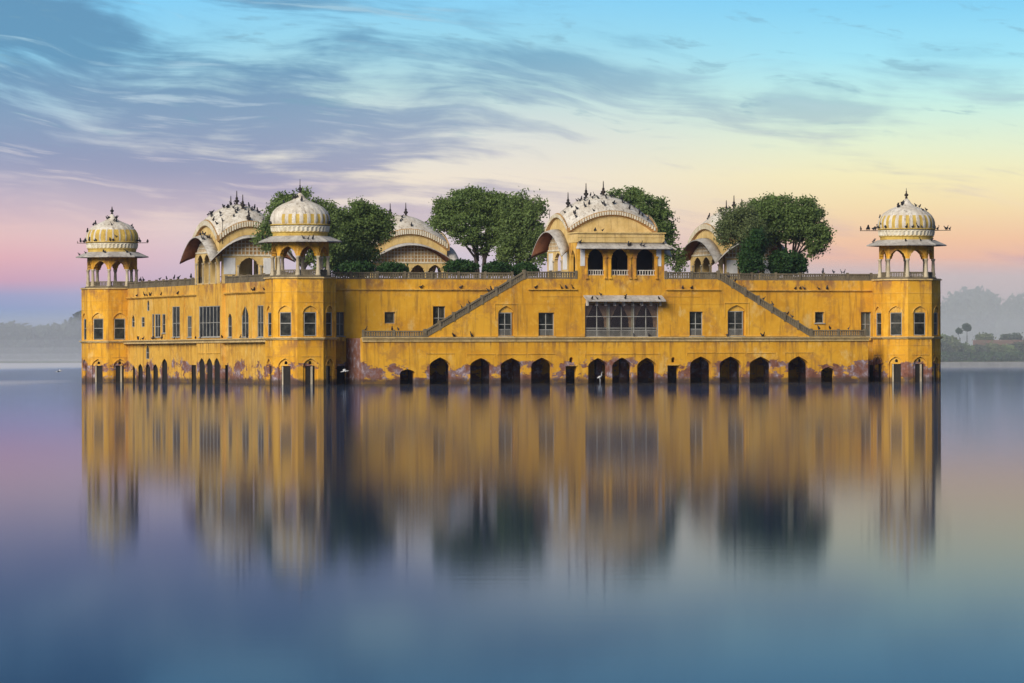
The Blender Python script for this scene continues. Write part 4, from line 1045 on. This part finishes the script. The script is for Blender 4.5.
def dome_birds(K, n, label, zmin=15.0, zmax=17.3):
    n = max(2, round(n * KB))
    prof = [(2.80, 15.42), (2.79, 15.72), (2.70, 16.05), (2.50, 16.40), (2.18, 16.73), (1.72, 17.02), (1.20, 17.24), (.78, 17.42), (.52, 17.62)]
    for _ in range(n):
        k_ = min(7, int(br.random() ** .6 * 8)) ; f_ = br.random(); r_ = prof[k_][0] * (1 - f_) + prof[k_ + 1][0] * f_; z = prof[k_][1] * (1 - f_) + prof[k_ + 1][1] * f_
        a = R_(br.uniform(-205, 5)) - ANG
        bird(K.matrix_basis @ Vector((r_ * math.cos(a), r_ * math.sin(a), z - TOP - .1)), label, 'pigeons perched about the palace')
def ring_birds(K, n, r_, z, label):
    n = max(2, round(n * KB))
    for _ in range(n):
        a = R_(br.uniform(-190, 10)) - ANG; bird(K.matrix_basis @ Vector((r_ * math.cos(a), r_ * math.sin(a), z - TOP - .1)), label, 'pigeons perched about the palace')
def oct_r(a):                                      # radius factor of an octagon along direction a
    return math.cos(R_(22.5)) / math.cos(((a + R_(22.5)) % R_(45)) - R_(22.5))
def eave_birds(K, n, label):
    n = max(2, round(n * KB))
    for _ in range(n):
        a = R_(br.uniform(-190, 10)) - ANG; t = br.uniform(.15, .85); r_ = (3.97 * (1 - t) + 2.82 * t) * oct_r(a + math.pi / 2); z = 13.50 * (1 - t) + 14.0 * t
        bird(K.matrix_basis @ Vector((r_ * math.cos(a), r_ * math.sin(a), z - TOP - .1)), label, 'pigeons perched about the palace')
for K, nm_, nd, nr, ne in ((K1, 'the largest smooth domed kiosk', 10, 7, 7), (K2, 'the domed kiosk against the yellow sky', 20, 12, 7), (K3, 'the smallest domed kiosk', 20, 12, 9)):
    dome_birds(K, nd, 'dark pigeon perched on the dome of ' + nm_)
    ring_birds(K, nr, 2.83, 15.10, 'pigeon on the ledge round the dome foot of ' + nm_)
    eave_birds(K, ne, 'dark pigeon on the sloping eave of ' + nm_)
for K, pl, nm_, n in ((K2, [(-18, 1.9, 0), (158, 2.1, -.02)], 'the end tower kiosk', 9), (K3, [(-14, 1.4, .05), (160, 1.3, .03)], 'the smallest domed kiosk', 6)):
    for ang_, ln, dz in pl:
        for _ in range(int(n * .8)):
            r_ = 2.75 + br.random() * (ln - .3); a = R_(ang_); bird(K.matrix_basis @ Vector((r_ * math.cos(a), r_ * math.sin(a), 14.95 - TOP - .1 + dz + .04)), 'pigeon on a perch pole of ' + nm_, 'pigeons perched about the palace')
def roof_birds(T, L, D, n, label, xr=(-1, 1), yr=(-1, 1), y0=0.0):
    n = max(2, round(n * KB * 1.45))
    X, Y_ = L / 2 + .08, D / 2 + .08
    for _ in range(n):
        a_, b_ = br.uniform(*xr), br.uniform(*yr)
        z = (4.93 if y0 else 4.81) + 1.75 * (1 - a_ * a_) + 1.55 * (1 - b_ * b_) * (.82 + .18 * (1 - a_ * a_))
        bird(T.matrix_basis @ Vector((a_ * X, y0 + D / 2 + b_ * Y_, z)), label, 'pigeons perched about the palace')
roof_birds(PAV_C, uc1 - uc0, 6.0, 44, 'dark pigeon perched on the white curved roof of the central pavilion', (-.95, .9), (-.95, .1), 2.4)
roof_birds(PAV_L, 8.6, 6.4, 38, 'dark pigeon perched on the curved roof above the side wall bay', (-.4, .95), (-.95, .7))
roof_birds(PAV_R, 8.8, 6.4, 14, 'dark pigeon perched on the curved roof behind the thin pale tree', (-.95, .6), (-.2, .95))
roof_birds(PAV_B, 8.8, 6.4, 8, 'dark pigeon perched on the cream roof of the set back pavilion', (-.8, .8), (.0, .95))
def line_birds(n, p_, q_, label, jit=.0):
    n = max(2, round(n * KB * .72))
    for _ in range(n):
        t = br.random(); bird(Vector(p_).lerp(Vector(q_), t), label, 'pigeons perched about the palace')
G = line_birds
L_ = uc1 - uc0
G(7, PAV_C.matrix_basis @ Vector((-L_ / 2, -.07, 4.55)), PAV_C.matrix_basis @ Vector((L_ / 2, -.07, 4.55)), 'dark pigeon on the flat attic ledge of the central pavilion')
for _ in range(6):
    t = br.uniform(.15, .9); x = br.uniform(-L_ / 2, L_ / 2)
    bird(PAV_C.matrix_basis @ Vector((x, -.95 + .95 * t, 2.95 + .52 * t)), 'dark pigeon on the straight front eave of the central pavilion', 'pigeons perched about the palace')
for _ in range(6):
    x = br.uniform(ca + .3, cb - .3); t = br.random(); bird(W(x, VB - 1.0 + .9 * t, zb_ + .19 + (zt_ - zb_ - .05) * t), 'dark pigeon on the grey canopy over the wide gallery window', 'pigeons perched about the palace')
G(8, W(ys_[0][0], VB - .09, 9.02), W(ys_[0][1], VB - .09, 9.02), 'dark pigeon on the short ledge beside the central pavilion, largest tower side')
G(5, W(ys_[1][0], VB - .09, 9.02), W(ys_[1][1], VB - .09, 9.02), 'dark pigeon on the short ledge beside the central pavilion, end tower side')
G(4, W(4, VW - .1, 9.08), W(us[1] - 4, VW - .1, 9.08), 'dark pigeon on the upper ledge beside the largest tower')
G(12, W(us[2] + 4, VW - .1, 9.08), W(59, VW - .1, 9.08), 'dark pigeon on the stained upper ledge near the end tower')
G(15, W(us[2] + 1, VW + .1, TOP + .68), W(60, VW + .1, TOP + .68), 'dark pigeon on the roof parapet near the end tower')
G(6, W(4, VW + .1, TOP + .68), W(us[1] - 2, VW + .1, TOP + .68), 'dark pigeon on the front roof parapet beside the largest tower')
G(9, W(us[0] + .5, VB + .1, ZT + .3 + .72), W(us[1] - .5, VB + .1, TOP + .72 - .28), 'dark pigeon on the sloping stair parapet nearer the largest tower')
G(12, W(us[3] - .5, VB + .1, ZT + .3 + .72), W(us[2] + .5, VB + .1, TOP + .72 - .28), 'dark pigeon on the sloping stair parapet nearer the end tower')
G(9, W(us[3] + .3, VB + .08, ZT + .72), W(uR - .5, VB + .08, ZT + .72), 'dark pigeon on the low terrace parapet beside the end tower')
G(6, W(uL + .3, VB + .08, ZT + .68), W(us[0] - .2, VB + .08, ZT + .68), 'dark pigeon on the low terrace parapet beside the largest tower')
G(5, W(fu(450, VB), VB - .2, ZT + .06), W(fu(480, VB), VB - .2, ZT + .06), 'dark pigeon on the cornice under the stair nearer the largest tower')
G(7, W(fu(498, VB), VB - .2, ZT + .06), W(fu(742, VB), VB - .2, ZT + .06), 'dark pigeon on the long cornice under the central windows')
G(5, W(fu(760, VB), VB - .2, ZT + .06), W(fu(800, VB), VB - .2, ZT + .06), 'dark pigeon on the cornice under the stair nearer the end tower')
G(14, W(UW - .12, bayv[1] + 1, 9.08), W(UW - .12, v1 - 1, 9.08), 'dark pigeon on the upper side wall ledge nearer the smallest kiosk')
G(10, W(UW - .12, v0 + 4, 9.08), W(UW - .12, bayv[0] - 1, 9.08), 'dark pigeon on the upper side wall ledge nearer the largest tower')
G(18, W(UW - .35, bayv[1] + 8, ZT + .09), W(UW - .35, v1 - 1, ZT + .09), 'dark pigeon crowding the middle ledge of the side wall near its far end')
G(12, W(UW - .45, v0 + 2, ZT + .09), W(UW - .45, bayv[1] + 4, ZT + .09), 'dark pigeon spaced along the middle ledge of the side wall by the bay')
G(22, W(UW + .1, bayv[1] + 1, TOP + .70), W(UW + .1, v1 - 1, TOP + .70), 'dark pigeon on the side wall roof parapet next to the smallest kiosk')
for _ in range(9):
    s_ = br.uniform(-.8, .8); t = br.uniform(.2, .9); h = 4.3; a_, b_ = 2.75 + .26 + 2.0 * (1 - s_ * s_), 2.75 - .52 + 2.55 * (1 - s_ * s_)
    bird(PAV_L.matrix_basis @ Vector((s_ * (h + 1.25 * t), -1.25 * t, a_ * (1 - t) + b_ * t + .05)), 'dark pigeon on the curved side eave of the pavilion above the bay', 'pigeons perched about the palace')
for px, py in ((253.5, 209.5), (259, 212), (246, 205)):
    bird(at(px, py, 470), 'dark pigeon flying beside the crowded curved roof', 'pigeons in flight', True)
# egrets
def egret(name, p_, label, fly):
    t = empty(name, p_, br.uniform(-.4, .4)); tag(t, label, 'bird')
    if fly: t.rotation_euler = (.18, -.1, br.uniform(-.3, .3)); t.scale = (.8, .8, .8)
    mb = MB()
    if not fly:
        mb.tube([(-.30, 0, .42), (-.12, 0, .50), (.05, 0, .56), (.16, 0, .68), (.12, 0, .84), (.18, 0, .98), (.27, 0, .98)], [.02, .10, .11, .05, .035, .04, .03], 8)
        for s_ in (-.04, .04): mb.tube([(-.03, s_, .5), (0, s_, .25), (-.02, s_, -.1)], .014, 5)
    else:
        mb.tube([(-.55, 0, 0), (-.3, 0, .02), (0, 0, .03), (.22, 0, .02), (.36, 0, .05), (.44, 0, .04)], [.015, .06, .10, .07, .045, .03], 8)
        for s_ in (-1, 1):
            pts = [(.16, .08 * s_, .06), (.14, .45 * s_, .22), (-.02, .85 * s_, .12), (-.18, .45 * s_, .14), (-.18, .08 * s_, .02)]
            mb.add([(x, y, z + .02) for x, y, z in pts] + pts, [(0, 1, 2, 3, 4), (9, 8, 7, 6, 5)] + [(i, (i + 1) % 5, (i + 1) % 5 + 5, i + 5) for i in range(5)])
    mb.build('body', 'egret_white', t, True)
    mb = MB(); x, z = (.27, .98) if not fly else (.44, .04); mb.tube([(x - .02, 0, z), (x + .14, 0, z - .02)], [.022, .004], 6); mb.build('beak', 'egret_beak', t)
egret('egret', W(fu(599, VB) , VB - .25, .05), 'white egret standing in the middle arch of the arcade', False)
egret('flying_egret', at(345, 371.5, 449), 'white egret flying past the dark recess by the largest tower', True)
egret('flying_egret', at(59, 371.5, 560), 'white egret flying low over the misty lake', True)
print('birds', NB[0])
